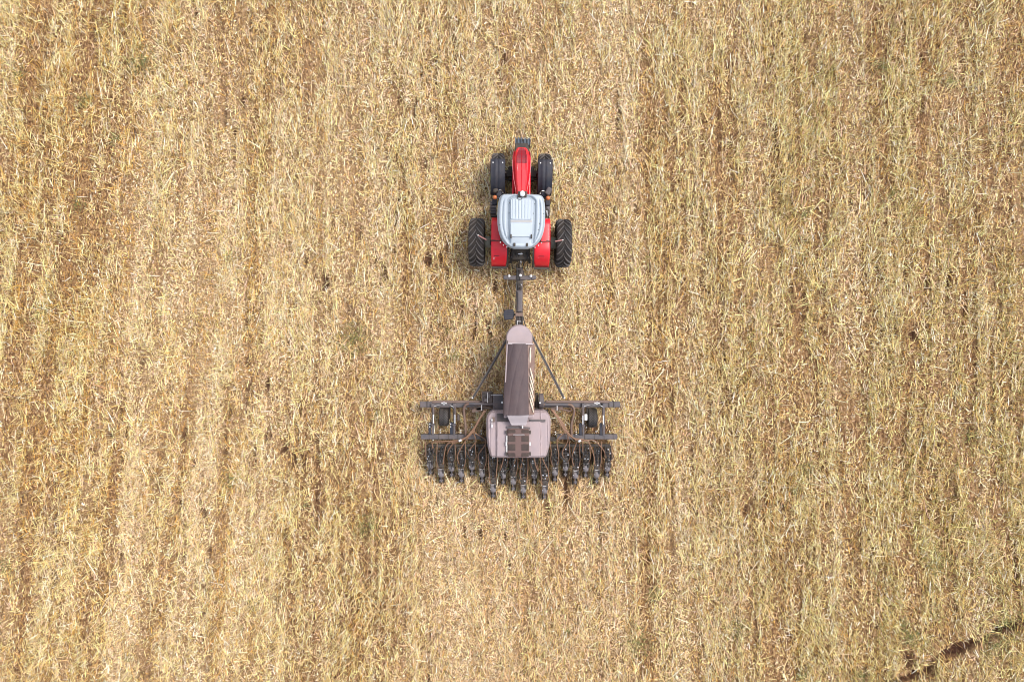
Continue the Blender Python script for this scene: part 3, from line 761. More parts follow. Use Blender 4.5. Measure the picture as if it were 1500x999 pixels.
# rear fenders
for s in (-1, 1):
    b = MB()
    cxm = s * (31.6 * S(2.05)); hw_ = .315
    vs = []; fs = []; n = 26
    pts = []
    zt = 2.06
    for i in range(n + 1):
        t = i / n
        y = ty(317.5, zt) + (ty(387.5, zt) - ty(317.5, zt)) * t
        z = zt - .75 * max(0, (t - .62) / .38) ** 2.2 - .35 * max(0, (.16 - t) / .16) ** 2
        pts.append((y, z))
    profx = [(-1, -.10), (-1, -.02), (-.95, .0), (-.8, .012), (-.3, .02), (.3, .02), (.8, .012), (.95, .0), (1, -.02), (1, -.10)]
    for i_, (y, z) in enumerate(pts):
        t_ = i_ / n; k_ = .10 * smooth01((t_ - .88) / .12) + .04 * smooth01((.10 - t_) / .10)
        for (u, dz) in profx: vs.append((cxm + u * hw_ * (1 - k_) * s + (.03 * s * k_ / .1 if t_ > .5 else 0), y, z + dz))
    k = len(profx)
    for i in range(n):
        for q in range(k - 1): fs.append((i * k + q, i * k + q + 1, (i + 1) * k + q + 1, (i + 1) * k + q))
    b.add(vs, fs)
    fd = b.build('rear_fender', 'red', tr, smooth=50)
    sl = fd.modifiers.new('solid', 'SOLIDIFY'); sl.thickness = .03; sl.offset = 0
    # black inner liner and rear rubber lip
    b = MB()
    lp = [(y, z - .07) for (y, z) in pts]
    for (ya, za), (yb_, zb) in zip(lp[:-1], lp[1:]):
        b.beam((cxm - s * (hw_ + .035), ya, za), (cxm - s * (hw_ + .035), yb_, zb), .075, .10)
    b.beam((cxm - hw_ * 1.0, lp[-1][0] - .05, lp[-1][1]), (cxm + hw_ * 1.0, lp[-1][0] - .05, lp[-1][1]), .10, .12)
    b.build('fender_lip', 'black', fd)
    b = MB(); fz = lambda y: float(np.interp(-y, [-p[0] for p in pts], [p[1] for p in pts])) + .042
    for (pa, pb, m_, wd, nm) in ((374.6, 375.6, 'darkdecal', .11, 'dark_stripe'), (377, 380.2, 'decal', .14, 'pale_stripe')):
        q = MB(); ya, yb_ = ty(pb, 1.95), ty(pa, 1.95); cc = s * (30.6 if s > 0 else 35.2) * S(1.95)
        q.add([(cc - wd, ya, fz(ya)), (cc + wd, ya, fz(ya)), (cc + wd, yb_, fz(yb_)), (cc - wd, yb_, fz(yb_))], [(0, 1, 2, 3)])
        q.build(nm, m_, fd)
    q = MB(); yl = ty(353.5, 2.0); q.box(cxm - hw_, cxm + hw_, yl - .025, yl + .025, 2.06, 2.092); q.build('fender_seam', 'black', fd)
    # marker lamp arm
    xa = s * 48 * S(2.2); ye = ty(345.5 if s < 0 else 352, 2.2); yi = ty(354.5 if s < 0 else 354.5, 2.2)
    b = MB(); b.tube([(s * 27 * S(2.2), yi + .02, 2.15), (s * 44 * S(2.2), yi + .04, 2.2), (s * 52 * S(2.2), ye - .14 if s < 0 else ye - .02, 2.25)], .016, 6)
    arm = b.build('marker_arm', 'black', tr)
    b = MB(); b.beam((s * 50 * S(2.2), ye - .20 if s < 0 else ye - .045, 2.26), (s * (62 if s < 0 else 61) * S(2.2), ye - .02 if s < 0 else ye + .02, 2.26), .05, .05)
    b.build('marker_lamp', 'redlens', arm, bevel=.015)
    b = MB(); b.cbox((s * (62.5 if s < 0 else 61.5) * S(2.2), ye - .01 if s < 0 else ye + .02, 2.262), (.04, .04, .05)); b.build('lamp_tip', 'white', arm, bevel=.015)

# steps, tanks, mirrors, amber lamps on the cab flanks
for s in (-1, 1):
    b = MB()
    if s < 0:
        b.box(-44.5 * S(1), -36 * S(1), ty(315, 1), ty(296, 1), .55, 1.15)
        for q in range(5): b.box(-46 * S(1), -36 * S(1), ty(314 - q * 4, 1.1), ty(312.6 - q * 4, 1.1), 1.18, 1.22)
        b.build('cab_steps', 'slate', tr, bevel=.02)
        b = MB(); b.box(-44 * S(1.5), -34 * S(1.5), ty(318.5, 1.5), ty(315.5, 1.5), 1.3, 1.55); b.build('step_bracket', 'black', tr, bevel=.02)
    else:
        b.box(35 * S(1), 42.5 * S(1), ty(318, 1), ty(293, 1), .5, 1.25); b.build('fuel_tank', 'slate', tr, bevel=.08)
        b = MB(); b.tube([(38.8 * S(2), ty(309, 1.6), 1.2), (38.8 * S(2), ty(308, 1.6), 1.45)], .11, 14); b.build('filler_cap', 'black', tr, smooth=40)
        b = MB(); b.tube([(39 * S(2), ty(314, 2), .9), (39.3 * S(2), ty(312, 2), 1.5), (38 * S(2), ty(305, 2), 1.55)], .035, 8); b.build('exhaust_pipe', 'chrome', tr, smooth=50)
    # mirror
    zm = 2.5
    b = MB(); b.tube([(s * 25 * S(zm), ty(287, zm), 2.75), (s * 29 * S(zm), ty(281.5, zm), 2.7), (s * 35 * S(zm), ty(281.5, zm), 2.6)], .022, 8)
    ar = b.build('mirror_arm', 'black', tr, smooth=60)
    b = MB(); b.cbox((s * (38 if s < 0 else 40) * S(zm), ty(279.5 if s < 0 else 279, zm), 2.4), (.20, .30 if s > 0 else .17, .36), (R(10), 0, s * R(-28 if s > 0 else -10))); b.build('mirror', 'slate' if s > 0 else 'black', ar, bevel=.05)
    b = MB(); b.tube(bez((s * 33 * S(zm), ty(280.5, zm), 2.62), (s * 30 * S(zm), ty(280, zm), 2.68), (s * 28 * S(zm), ty(281, zm), 2.68), (s * 27.2 * S(zm), ty(285, zm), 2.68), 8), .018, 6); b.build('grab_rail', 'chrome', ar)
    b = MB(); b.cbox((s * 33 * S(2.2), ty(285, 2.2), 2.1), (.22, .2, .3)); b.build('mirror_bracket', 'mudguard', ar, bevel=.03)
    # amber lamp
    b = MB(); b.lathe_z([(0, .10), (.05, .09), (.085, .03), (.09, -.04), (0, -.05)], 16, (s * 38.8 * S(2.3), ty(289.5, 2.3), 2.28)); b.build('amber_lamp', 'amber', tr, smooth=60)
    b = MB(); b.beam((s * 31 * S(2.2), ty(290.5, 2.2), 2.18), (s * 39.5 * S(2.2), ty(290.5, 2.2), 2.18), .08, .05); b.build('lamp_bracket', 'mudguard', tr)
    b = MB(); b.cbox((s * 39 * S(1.8), ty(296, 1.8), 1.75), (.2, .28, .2)); b.build('battery_box', 'mudguard', tr, bevel=.03)

# rear hitch
b = MB()
b.box(-.40, .40, ty(371, 1.2), ty(360, 1.2), .8, 1.4)
for s in (-1, 1):
    b.beam((s * .36, ty(366, 1), .9), (s * .42, ty(385, .9), .7), .09, .12)
    b.beam((s * .30, ty(365, 1.3), 1.45), (s * .40, ty(380, 1.2), 1.25), .07, .07)
    b.cbox((s * .55, ty(375, 1), 1.0), (.06, .45, .10))
b.box(-.46, .46, ty(372.3, 1), ty(370, 1), .9, 1.0)
b.build('rear_hitch', 'black', tr, bevel=.015)
b = MB(); b.tube([(.03, ty(370, 1.4), 1.42), (.02, ty(379, 1.2), 1.2), (.04, ty(392, .8), .85)], [.022, .03, .02], 8)
b.tube([(-.1, ty(372, 1.4), 1.40), (.1, ty(372, 1.4), 1.40)], .03, 8); b.tube([(.0, ty(383, 1.2), 1.1), (.08, ty(384, 1.2), 1.1)], .025, 8)
b.build('top_link', 'chrome', tr)
for s in (-1, 1):
    b = MB(); b.lathe_z([(0, .04), (.04, .03), (.045, -.02)], 10, (s * .33, ty(377.5, 1.2), 1.3)); b.tube([(s * .33, ty(377.5, 1.2), 1.3), (s * .33, ty(376.5, 1.2), .8)], .02, 6); b.build('lift_rod', 'zinc', tr)
for k, (x0, x1) in enumerate(((-.22, -.30), (-.15, -.05), (.14, .1), (.22, .28), (-.05, -.02), (.3, .1))):
    b = MB(); b.tube(bez((x0, ty(367, 1.3), 1.35), (x0 * 1.5, ty(374, 1.3), 1.5), (x1 * 1.4, ty(384, 1), 1.3), (x1, ty(394, .9), .75), 12), .016, 6)
    b.build('hydraulic_hose', 'blackhose', tr, smooth=60)

# ================================================================== SEED DRILL
DX, DY = .30, Y(615, 1.0)
dr = thing('seed_drill', 'wide brown and grey air seed drill with mauve tank behind the tractor', 'seed drill', (DX, DY, 0))
OFF = (DX, DY, 0)
def D(mb, name, m, parent=None, **k):
    return mb.build(name, m, parent or dr, offset=OFF, **k)
def W(px, py, z): return (X(px, z), Y(py, z), z)

# drawbar
b = MB(); b.beam(W(761.8, 392, .75), W(761, 462, .85), .26, .16); b.beam(W(761, 460, .9), W(760.5, 600, .95), .30, .22)
D(b, 'drawbar', 'steel', bevel=.02)
b = MB(); b.beam(W(757, 388, .8), W(757, 412, .8), .05, .06); b.beam(W(767.4, 396, .8), W(767.4, 411, .8), .05, .06); D(b, 'hitch_tongue', 'black', split=True)
b = MB(); z = .95; b.box(X(739.5, z), X(783, z), Y(410, z), Y(403.8, z), z - .1, z)
b.cbox(W(740.5, 406.5, .96), (.18, .17, .10)); b.cbox(W(782, 406.5, .96), (.18, .17, .10))
cp = D(b, 'cross_plate', 'slate', bevel=.02)
for px, py in ((745.8, 404.3), (762.3, 403.5), (777.6, 404.5), (762, 416)):
    b = MB(); c = W(px, py, 1.0); b.lathe_z([(0, .03), (.055, .02), (.06, -.05)], 12, c); b.lathe_z([(0, .07), (.02, .06), (.022, .0)], 8, c); D(b, 'clamp_bolt', 'zinc', cp)
b = MB(); b.beam(W(761.5, 412, 1.02), W(761, 423, 1.02), .22, .12); b.cbox(W(761.3, 420, 1.1), (.16, .10, .08)); D(b, 'clevis', 'black', bevel=.02)
b = MB(); b.tube([W(762, 417, 1.1), W(763.5, 416.5, 1.12), W(764.5, 418.6, 1.1)], .015, 6); D(b, 'clevis_pin', 'chrome')
b = MB(); b.box(X(756.4, 1.2), X(765.4, 1.2), Y(457, 1.2), Y(425.5, 1.2), .98, 1.2); D(b, 'drawbar_cylinder', 'slate', bevel=.06)
b = MB(); b.tube([W(758.8, 428, 1.23), W(759, 455, 1.23)], .012, 6); D(b, 'cylinder_seam', 'black')
b = MB(); b.box(X(754.8, 1.15), X(765.6, 1.15), Y(463.4, 1.15), Y(458.2, 1.15), 1.0, 1.14); D(b, 'bracket_plate', 'brownsteel', bevel=.015)
b = MB(); b.box(X(755, 1.1), X(757, 1.1), Y(477, 1.1), Y(464, 1.1), .98, 1.1); b.box(X(764, 1.1), X(766, 1.1), Y(477, 1.1), Y(464, 1.1), .98, 1.1); b.beam(W(766, 464, 1.05), W(770.5, 480, 1.05), .05, .06)
D(b, 'tongue_rail', 'black', split=True)
b = MB(); b.tube([W(757.5, 470.6, 1.12), W(763.5, 471, 1.12)], .014, 6); b.tube([W(758, 470, 1.12), W(758, 476, 1.12)], .01, 6); D(b, 'rail_pin', 'zinc')
# side box of the drawbar (a foot plate on an arm)
b = MB(); z = 1.0
pl = [W(737.2, 461, z), W(738.6, 453.8, z), W(742, 453.6, z), W(750.8, 453.0, z), W(753.4, 457, z), W(753.2, 463, z), W(751, 468, z), W(744, 468.6, z), W(739, 468.9, z)]
n = len(pl); b.add(pl + [(x, y, .82) for x, y, z_ in pl], [tuple(range(n - 1, -1, -1))] + [(i, (i + 1) % n, n + (i + 1) % n, n + i) for i in range(n)] + [tuple(n + i for i in range(n))])
bx = D(b, 'foot_plate', 'mudguard', bevel=.03)
b = MB()
for q in range(5): b.box(X(740, 1.02), X(751, 1.02), Y(466.4 - q * 2.8, 1.02), Y(465.9 - q * 2.8, 1.02), 1.0, 1.012)
D(b, 'plate_ribs', 'slate', bx)
b = MB(); b.beam(W(752, 461, .9), W(758, 461, .9), .08, .08); D(b, 'plate_arm', 'black', bx)
b = MB()
for q in range(3): b.tube(catmull([W(758 + q * 2, 395, .9), W(756.5 + q * 2.6, 420, 1.1), W(755.6 + q * 4.6, 440, 1.1), W(756 + q * 4.4, 470, 1.1), W(757 + q * 3, 480, 1.1)]), .018, 6)
D(b, 'hydraulic_hose', 'blackhose', smooth=60)

# braces
for (a, c_) in ((W(745, 493, 1.2), W(692, 584, 1.0)), (W(778, 490, 1.2), W(826.5, 584, 1.0))):
    b = MB(); b.beam(a, c_, .11, .11); br = D(b, 'brace_arm', 'brace', bevel=.02)
    b = MB(); aa, cc = Vector(a), Vector(c_)
    off = Vector((.0, 0, .07)); b.tube([aa + off, aa.lerp(cc, .5) + off + Vector((.02, 0, .01)), cc + off], .016, 6); D(b, 'brace_hose', 'blackhose', br)
    b = MB()
    for t in (.35, .66): p = aa.lerp(cc, t); b.cbox(p, (.16, .05, .14))
    D(b, 'brace_clamp', 'steel', br, split=True)
    b = MB(); b.lathe_z([(0, .1), (.035, .09), (.04, .0)], 10, cc + Vector((0, .04, 0))); D(b, 'brace_pin', 'zinc', br)

# upper hopper: rounded pale nose, tarp-covered trough, pale tail
HZ = 2.9
def poly_prism(P, z0):
    q = MB(); n = len(P); q.add(list(P) + [(x, y, z0) for x, y, z_ in P], [tuple(range(n - 1, -1, -1)) if False else tuple(range(n)), tuple(range(2 * n - 1, n - 1, -1))] + [(i, n + i, n + (i + 1) % n, (i + 1) % n) for i in range(n)])
    return q
cx_, cy_ = X(760.6, 2.75), Y(495, 2.75); rr_ = 19.5 * S(2.75)
def nz_(y): return rr_ * math.sqrt(max(0.0, 1 - max(0, (y - cy_) / rr_) ** 2)) if y > cy_ else rr_
yN0, yN1 = Y(512, 2.75), cy_ + rr_ * .995
ys = [yN0 + (yN1 - yN0) * math.sin(math.pi / 2 * i / 30) for i in range(31)]
def znose(u, y):
    w_ = nz_(y); e = min(w_ - abs(u) * w_, rr_ - math.hypot(u * w_, max(0, y - cy_)))
    return 2.62 + .10 * smooth01(e / .05) + .05 * smooth01((yN1 - y) / .8)
b = MB(); b.sheet(ys, lambda y: cx_ - nz_(y), lambda y: cx_ + nz_(y), znose, 40, 1.1)
ho = D(b, 'hopper_nose', 'tank', smooth=35)
# hopper walls
ya, yb_ = Y(503, 2.6), Y(612, 2.6)
hl = interp([(yb_, X(738, 2.6)), (ya, X(742, 2.6))]); hr = interp([(yb_, X(782.2, 2.6)), (ya, X(780, 2.6))])
b = MB(); b.sheet(linsp(yb_, ya, 12), hl, hr, lambda u, y: 2.62 + .0 * u, 8, 1.35); D(b, 'hopper_body', 'tank', bevel=.03)
# tarp
ya, yb_ = Y(503.5, HZ), Y(608, HZ)
tl = interp([(yb_, X(737.0, HZ)), (Y(570, HZ), X(737.6, HZ)), (ya, X(743.2, HZ))]); trr = interp([(yb_, X(774.8, HZ)), (ya, X(773.0, HZ))])
def ztarp(u, y):
    a = (1 - u * u)
    d = (y - yb_)
    wr = .010 * math.sin(u * 5 + d * 1.1 + 1.2 * math.sin(d * 1.3)) + .024 * abs(math.sin(u * 4.1 - d * 1.9 + .8 * math.sin(d * .9 + u))) ** .5 - .006 * math.sin(d * 2.3 + u)
    return HZ - .08 + .13 * a ** .6 + wr * .9
b = MB(); b.sheet(linsp(yb_, ya, 140), tl, trr, ztarp, 50, .16); tp = D(b, 'tarp_cover', 'tarp', smooth=60)
# sloping side flap with pleats that catch the light
tr2 = interp([(yb_, X(782.8, HZ - .1)), (ya, X(783.6, HZ - .1))])
def zflap(u, y):
    t = (u + 1) / 2; d = y - yb_
    return HZ - .07 - .18 * t ** 1.4 + .016 * math.sin(d * 10 - t * 3.5) * math.sin(math.pi * t) + .008 * math.sin(d * 3.1)
b = MB(); b.sheet(linsp(yb_, ya, 200), lambda y: trr(y) - .01, tr2, zflap, 14, .25); D(b, 'tarp_flap', 'tarpside', tp, smooth=60)
for (p0, p1, zz) in ((510, 534, 0), (539, 606, 0)):
    for q in range(1 if p0 < 520 else 5):
        b = MB()
        if p0 < 520: a_, c_ = (774.6 + 2.2, 509), (774.8 + 1.5, 534)
        else: a_, c_ = (775.3 + (.6 if q else 1.2), 539 + q * 11.0), (775.3 + 6.2, 539 + q * 11.0 + 22)
        P0 = W(a_[0], a_[1], HZ - .04); P1 = W(c_[0], min(c_[1], 604), HZ - .14)
        b.tube([P0, tuple((i + j) / 2 + (.03 if k == 2 else 0) for k, (i, j) in enumerate(zip(P0, P1))), P1], [.016, .040, .018], 8)
        D(b, 'tarp_glint', 'cream', tp, smooth=60)  # cream tube painting a sky glint on the flap
b = MB(); b.box(X(742.5, 3.0), X(744.2, 3.0), Y(503.5, 3), Y(499, 3), 2.6, 3.02); D(b, 'tarp_hook', 'black', tp)
b = MB(); b.beam(W(743.5, 503, 2.93), W(781, 504, 2.86), .05, .05); D(b, 'tarp_bow', 'tankpale', tp)
b = MB(); b.beam(W(743.2, 503, 2.85), W(740.4, 560, 2.85), .045, .06); D(b, 'side_rail', 'tank')
# tail of the hopper
b = MB(); q0, q1 = Y(623.4, 2.75), Y(607, 2.75)
b.sheet(linsp(q0, q1, 14), lambda y: interp([(q0, X(749.4, 2.75)), (q0 + .04, X(748.2, 2.75)), (q1, X(742.2, 2.75))])(y), lambda y: interp([(q0, X(770, 2.75)), (q0 + .04, X(771.4, 2.75)), (q1, X(774.6, 2.75))])(y),
        lambda u, y: 2.62 + .22 * smooth01((y - q0) / (q1 - q0)), 20, .5)
tl_ = D(b, 'hopper_tail', 'tankpale', bevel=.03)
b = MB(); b.cbox(W(765.5, 624.6, 2.5), (.05, .13, .05)); D(b, 'tail_latch', 'zinc', tl_)

# lower seed tank
TZ = 2.15
tyA, tyB = Y(602, TZ), Y(670.5, TZ)
TL = interp([(tyB, X(722, TZ)), (Y(669.6, TZ), X(719.2, TZ)), (Y(667, TZ), X(717.4, TZ)), (Y(655, TZ), X(714.4, TZ)), (Y(640, TZ), X(712.6, TZ)), (Y(615, TZ), X(712.0, TZ)), (Y(609, TZ), X(713.2, TZ)), (Y(604, TZ), X(717.5, TZ)), (tyA, X(721.5, TZ))])
TR = interp([(tyB, X(797.5, TZ)), (Y(669.6, TZ), X(799.5, TZ)), (Y(667, TZ), X(801.2, TZ)), (Y(655, TZ), X(804.6, TZ)), (Y(640, TZ), X(806.4, TZ)), (Y(615, TZ), X(806.9, TZ)), (Y(609, TZ), X(805.3, TZ)), (Y(604, TZ), X(800.8, TZ)), (tyA, X(796.5, TZ))])
ys = [tyB + (tyA - tyB) * (.5 - .5 * math.cos(math.pi * i / 60)) for i in range(61)]
def ztank(u, y):
    w_ = (TR(y) - TL(y)) / 2; x = abs(u) * w_; e = min(w_ - x, y - tyB, tyA - y)
    z = TZ - .14 * (1 - smooth01(e / .12)) ** 2
    z -= .07 * (1 - smooth01((x - .10 - .0) / .02)) * 0
    z += .10 * smooth01((.90 - x) / .035) * smooth01((Y(616, TZ) - y) / .05)      # raised deck
    z += .035 * math.exp(-((x - .915) / .018) ** 2)
    z -= .025 * math.exp(-((x - 1.16) / .02) ** 2) * smooth01((Y(615, TZ) - y) / .3)
    return z
b = MB(); b.sheet(ys, TL, TR, ztank, 110, .85); tk = D(b, 'seed_tank', 'tank', smooth=35)
# tread ribs
b = MB()
for i in range(9): b.box(X(728.4 + i * 1.65, 2.2), X(729.5 + i * 1.65, 2.2), Y(624.5, 2.2), Y(606, 2.2), 2.15, 2.235)
D(b, 'tread_ribs', 'steel', tk)
b = MB(); b.box(X(728, 2.2), X(743.5, 2.2), Y(625, 2.2), Y(605.6, 2.2), 2.10, 2.205); D(b, 'tread_plate', 'slate', tk)
# lid
lz = 2.40; la, lb = Y(628, lz), Y(669.8, lz)
LL = interp([(lb, X(746.5, lz)), (Y(668.5, lz), X(744.5, lz)), (Y(665, lz), X(743, lz)), (Y(631, lz), X(743, lz)), (la, X(745, lz))])
LR = interp([(lb, X(772, lz)), (Y(668.5, lz), X(774, lz)), (Y(665, lz), X(775.2, lz)), (Y(631, lz), X(775.4, lz)), (la, X(773.6, lz))])
b = MB(); b.sheet([lb + (la - lb) * (.5 - .5 * math.cos(math.pi * i / 30)) for i in range(31)], LL, LR, lambda u, y: lz - .03 * (1 - smooth01(min(1 - abs(u), (y - lb) * 2, (la - y) * 2) / .1)), 30, .2)
ld = D(b, 'tank_lid', 'lid', smooth=40)
for (x0, x1) in ((744.2, 755), (764, 774.6)):
    for (q0, q1) in ((629.6, 634.2), (638.4, 647), (650.4, 660), (663.4, 668.8)):
        b = MB(); b.box(X(x0, lz), X(x1, lz), Y(q1, lz), Y(q0, lz), lz - .03, lz + .022); D(b, 'lid_pad', 'lidpad', ld, bevel=.018)
b = MB(); b.tube([W(752, 637, lz + .04), W(752.2, 636.6, lz + .07), W(768, 636.6, lz + .07), W(768, 637, lz + .04)], .012, 6); D(b, 'lid_handle', 'zinc', ld)
for px in (741.8, 776.5):
    for py in (633, 650, 664.6):
        b = MB(); b.cbox(W(px, py, lz - .04), (.06, .14, .07)); D(b, 'lid_catch', 'black' if py != 650 else 'zinc', ld)
for (q0, q1) in ((638, 648), (651, 663)):
    b = MB(); b.box(X(742.0, lz - .03), X(743.1, lz - .03), Y(q1, lz), Y(q0, lz), lz - .15, lz - .03); D(b, 'lid_edge', 'white', ld)
b = MB(); b.beam(W(742, 625.6, 2.3), W(776.5, 627.3, 2.3), .08, .08); D(b, 'rear_step_bar', 'slate')
b = MB(); b.tube([W(720.6, 611, 2.2), W(720.6, 627, 2.28)], .014, 6); b.cbox(W(720.6, 615, 2.26), (.05, .07, .05)); b.cbox(W(720.8, 623.5, 2.28), (.05, .12, .04)); D(b, 'fill_pipe', 'zinc', tk)
b = MB(); b.box(X(716, 1), X(803, 1), Y(665, 1), Y(606, 1), .75, 1.3); D(b, 'tank_frame', 'black')
b = MB(); b.beam(W(723, 618, 2.21), W(723, 611, 2.21), .12, .03); D(b, 'tank_label', 'brownsteel', tk)
# short lock strip
b = MB(); b.box(X(776, 2.22), X(799, 2.22), Y(618, 2.22), Y(614.6, 2.22), 2.15, 2.215); D(b, 'tank_strip', 'slate', tk)

# walkway platform and metering box on the left, fan on the right
b = MB(); z = 1.5; b.box(X(722, z), X(737, z), Y(602, z), Y(577, z), z - .08, z); pf = D(b, 'platform', 'slate', bevel=.01)
b = MB()
for i in range(6):
    for j in range(9): b.lathe_z([(0, .008), (.02, .006), (.022, -.01)], 6, W(723.6 + i * 2.2, 579.4 + j * 2.6, 1.5))
o_ = D(b, 'platform_studs', 'steel', pf); o_['kind'] = 'stuff'
b = MB(); b.cbox(W(735.5, 589.5, 1.53), (.06, .08, .06)); D(b, 'platform_bolt', 'white', pf)
b = MB(); b.box(X(706, 1.35), X(721.6, 1.35), Y(590, 1.35), Y(573.6, 1.35), 1.0, 1.32); mbx = D(b, 'metering_box', 'steel', bevel=.03)
for (px, py, w_, h_) in ((709, 576, 3, 3), (716, 580, 4, 6), (712, 586, 5, 4), (719, 576, 2, 3), (710, 582, 2, 4)):
    b = MB(); b.cbox(W(px, py, 1.38), (w_ * .029, h_ * .029, .14)); D(b, 'box_fitting', 'slate' if w_ > 3 else 'black', mbx, bevel=.01)
b = MB(); b.tube([W(714, 575, 1.48), W(714, 590, 1.48)], .012, 6); b.tube([W(719, 579, 1.5), W(736, 579, 1.52)], .012, 6); D(b, 'box_rail', 'zinc', mbx)
b = MB(); b.lathe_x([(-.10, .01), (-.10, .28), (-.07, .31), (.07, .31), (.10, .28), (.10, .01)], 24, W(792.6, 587, 1.4)); fn = D(b, 'fan_housing', 'slate', smooth=40)
b = MB(); b.box(X(784.5, 1.3), X(788.5, 1.3), Y(600, 1.3), Y(576, 1.3), .9, 1.35); b.box(X(788, 1.2), X(795, 1.2), Y(602, 1.2), Y(596.5, 1.2), .9, 1.3); D(b, 'fan_motor', 'black', fn, bevel=.03)
b = MB(); b.cbox(W(791, 590, 1.74), (.05, .05, .05)); D(b, 'fan_bolt', 'white', fn)

# toolbars
FB, RB = 1.0, 1.0
b = MB(); z = FB
b.box(X(615, z), X(908.5, z), Y(596.6, z), Y(588.2, z), z - .24, z - .003); fb = D(b, 'front_toolbar', 'slate', bevel=.02)
b = MB(); b.box(X(633, z), X(706, z), Y(590.0, z) + .0, Y(586.8, z), z - .2, z + .03); b.box(X(800, z), X(892, z), Y(590, z), Y(586.8, z), z - .2, z + .03); D(b, 'toolbar_rail', 'brownsteel', fb, bevel=.01, split=True)
for px in (625.5, 635, 664, 892, 881, 855, 899):
    b = MB(); b.box(X(px - .6, z), X(px + .6, z), Y(597.2, z), Y(587.6, z), z - .26, z + .02); D(b, 'toolbar_clamp', 'black', fb)
for px in (650.5, 874.5):
    b = MB(); b.cbox(W(px, 590.4, z + .02), (.22, .06, .03)); b.cbox(W(px, 591.2, z + .02), (.06, .14, .03)); D(b, 'toolbar_mark', 'zinc', fb)
z = RB
for (p0, p1) in ((616.4, 704), (815.5, 904.5)):
    b = MB(); b.box(X(p0, z), X(p1, z), Y(643.4, z), Y(636.2, z), z - .22, z); rb = D(b, 'rear_toolbar', 'slate', bevel=.02)
    b = MB()
    for t in (.14, .3, .46, .62, .78, .93):
        px = p0 + (p1 - p0) * t; b.box(X(px - .35, z), X(px + .35, z), Y(643.8, z), Y(635.8, z), z - .23, z + .012)
    D(b, 'toolbar_clamp', 'black', rb, split=True)
b = MB(); b.box(X(704, .9), X(815, .9), Y(646, .9), Y(640, .9), .7, .9); b.box(X(722, .85), X(800, .85), Y(668, .85), Y(662, .85), .66, .85)
b.beam(W(722, 600, .9), W(722, 668, .85), .16, .16); b.beam(W(800, 600, .9), W(800, 668, .85), .16, .16); D(b, 'centre_frame', 'black')
b = MB(); b.box(X(628, .86), X(894, .86), Y(654.6, .86), Y(650.6, .86), .72, .86); D(b, 'unit_bar', 'black', bevel=.01)
# small bolts standing proud of the bars
b = MB()
BP = ((629.5, 621), (629.5, 625), (660, 621), (660, 625), (645, 630), (645, 633.5), (675, 630), (675, 633.5), (691, 621), (691, 625), (705, 631), (705, 635), (697.5, 635.6), (634.5, 644.4),
                 (828.6, 622), (828.6, 626.5), (813.6, 632.6), (813.6, 636), (844, 632.6), (844, 635.8), (873, 632), (893, 632), (859, 626), (822, 636.4))
for (px, py) in BP:
    b.tube([W(px, py, .7), W(px, py, 1.08)], .022, 6)
D(b, 'frame_bolt', 'black', split=True)
b = MB()
for (px, py) in BP: b.lathe_z([(0, .03), (.026, .02), (.028, .0)], 8, W(px, py, 1.081))
D(b, 'bolt_head', 'zinc', split=True)

# wing gangs: links, gauge wheel, rams
for s, wx in ((-1, 649.6), (1, 869)):
    xs = (634, 665.6) if s < 0 else (854.4, 884.5)
    dy = 0 if s < 0 else 1.2
    for px in xs:
        b = MB(); b.beam(W(px, 592 + dy, 1.04), W(px, 637 + dy, .98), .085, .10); b.cbox(W(px, 594, 1.08), (.13, .2, .14)); b.cbox(W(px, 622 + dy, 1.06), (.16, .06, .14))
        lk = D(b, 'link_arm', 'slate', bevel=.015)
        b = MB(); b.tube([W(px + .8 * s * -1, 607 + dy, 1.13), W(px + .8 * s * -1, 620 + dy, 1.12)], .030, 10); D(b, 'ram_rod', 'chrome', lk, smooth=40)
        b = MB(); b.tube([W(px + .8 * s * -1, 596 + dy, 1.13), W(px + .8 * s * -1, 607 + dy, 1.13)], .05, 10); D(b, 'ram_cylinder', 'steel', lk, smooth=40)
        b = MB(); b.beam(W(px - 4.2, 619 + dy, .98), W(px - 4.2, 636 + dy, .98), .12, .14); b.tube([W(px - 4.2, 618 + dy, .98), W(px - 4.2, 621 + dy, .98)], .045, 8); D(b, 'link_spring', 'mudguard', lk, bevel=.02)
    e = bpy.data.objects.new('gauge_wheel', None); COL.objects.link(e); e.parent = dr
    r = .41; e.location = (X(wx, .8) - DX, Y(609.5 if s < 0 else 611.5, r) - DY, r)
    make_tyre(e, (0, 0, 0), r, .40, 22, .20, lugh=.018)
    b = MB(); b.beam(W(wx - 9 * (1 if s > 0 else -1), 611, .55), W(wx, 611, .43), .08, .08); b.beam(W(wx - 9 * s, 592, .8), W(wx - 9 * s, 612, .5), .07, .1); D(b, 'gauge_wheel_arm', 'black')
    for q in range(2):
        P = [W(wx - 15, 596, 1.1), W(wx - 12 + q, 594.5, 1.15), W(wx, 592.8, 1.14), W(wx + 12 - q, 594.5, 1.15), W(wx + 16, 599 + q * 3, 1.12)]
        b = MB(); b.tube(catmull(P), .014, 6); D(b, 'wing_hose', 'blackhose' if q else 'zinc', smooth=60)
    b = MB(); b.cbox(W(wx + (22 if s < 0 else -11), 611, .9), (.13 if s > 0 else .1, .27, .12)); D(b, 'valve_block', 'zinc' if s > 0 else 'steel', bevel=.02)

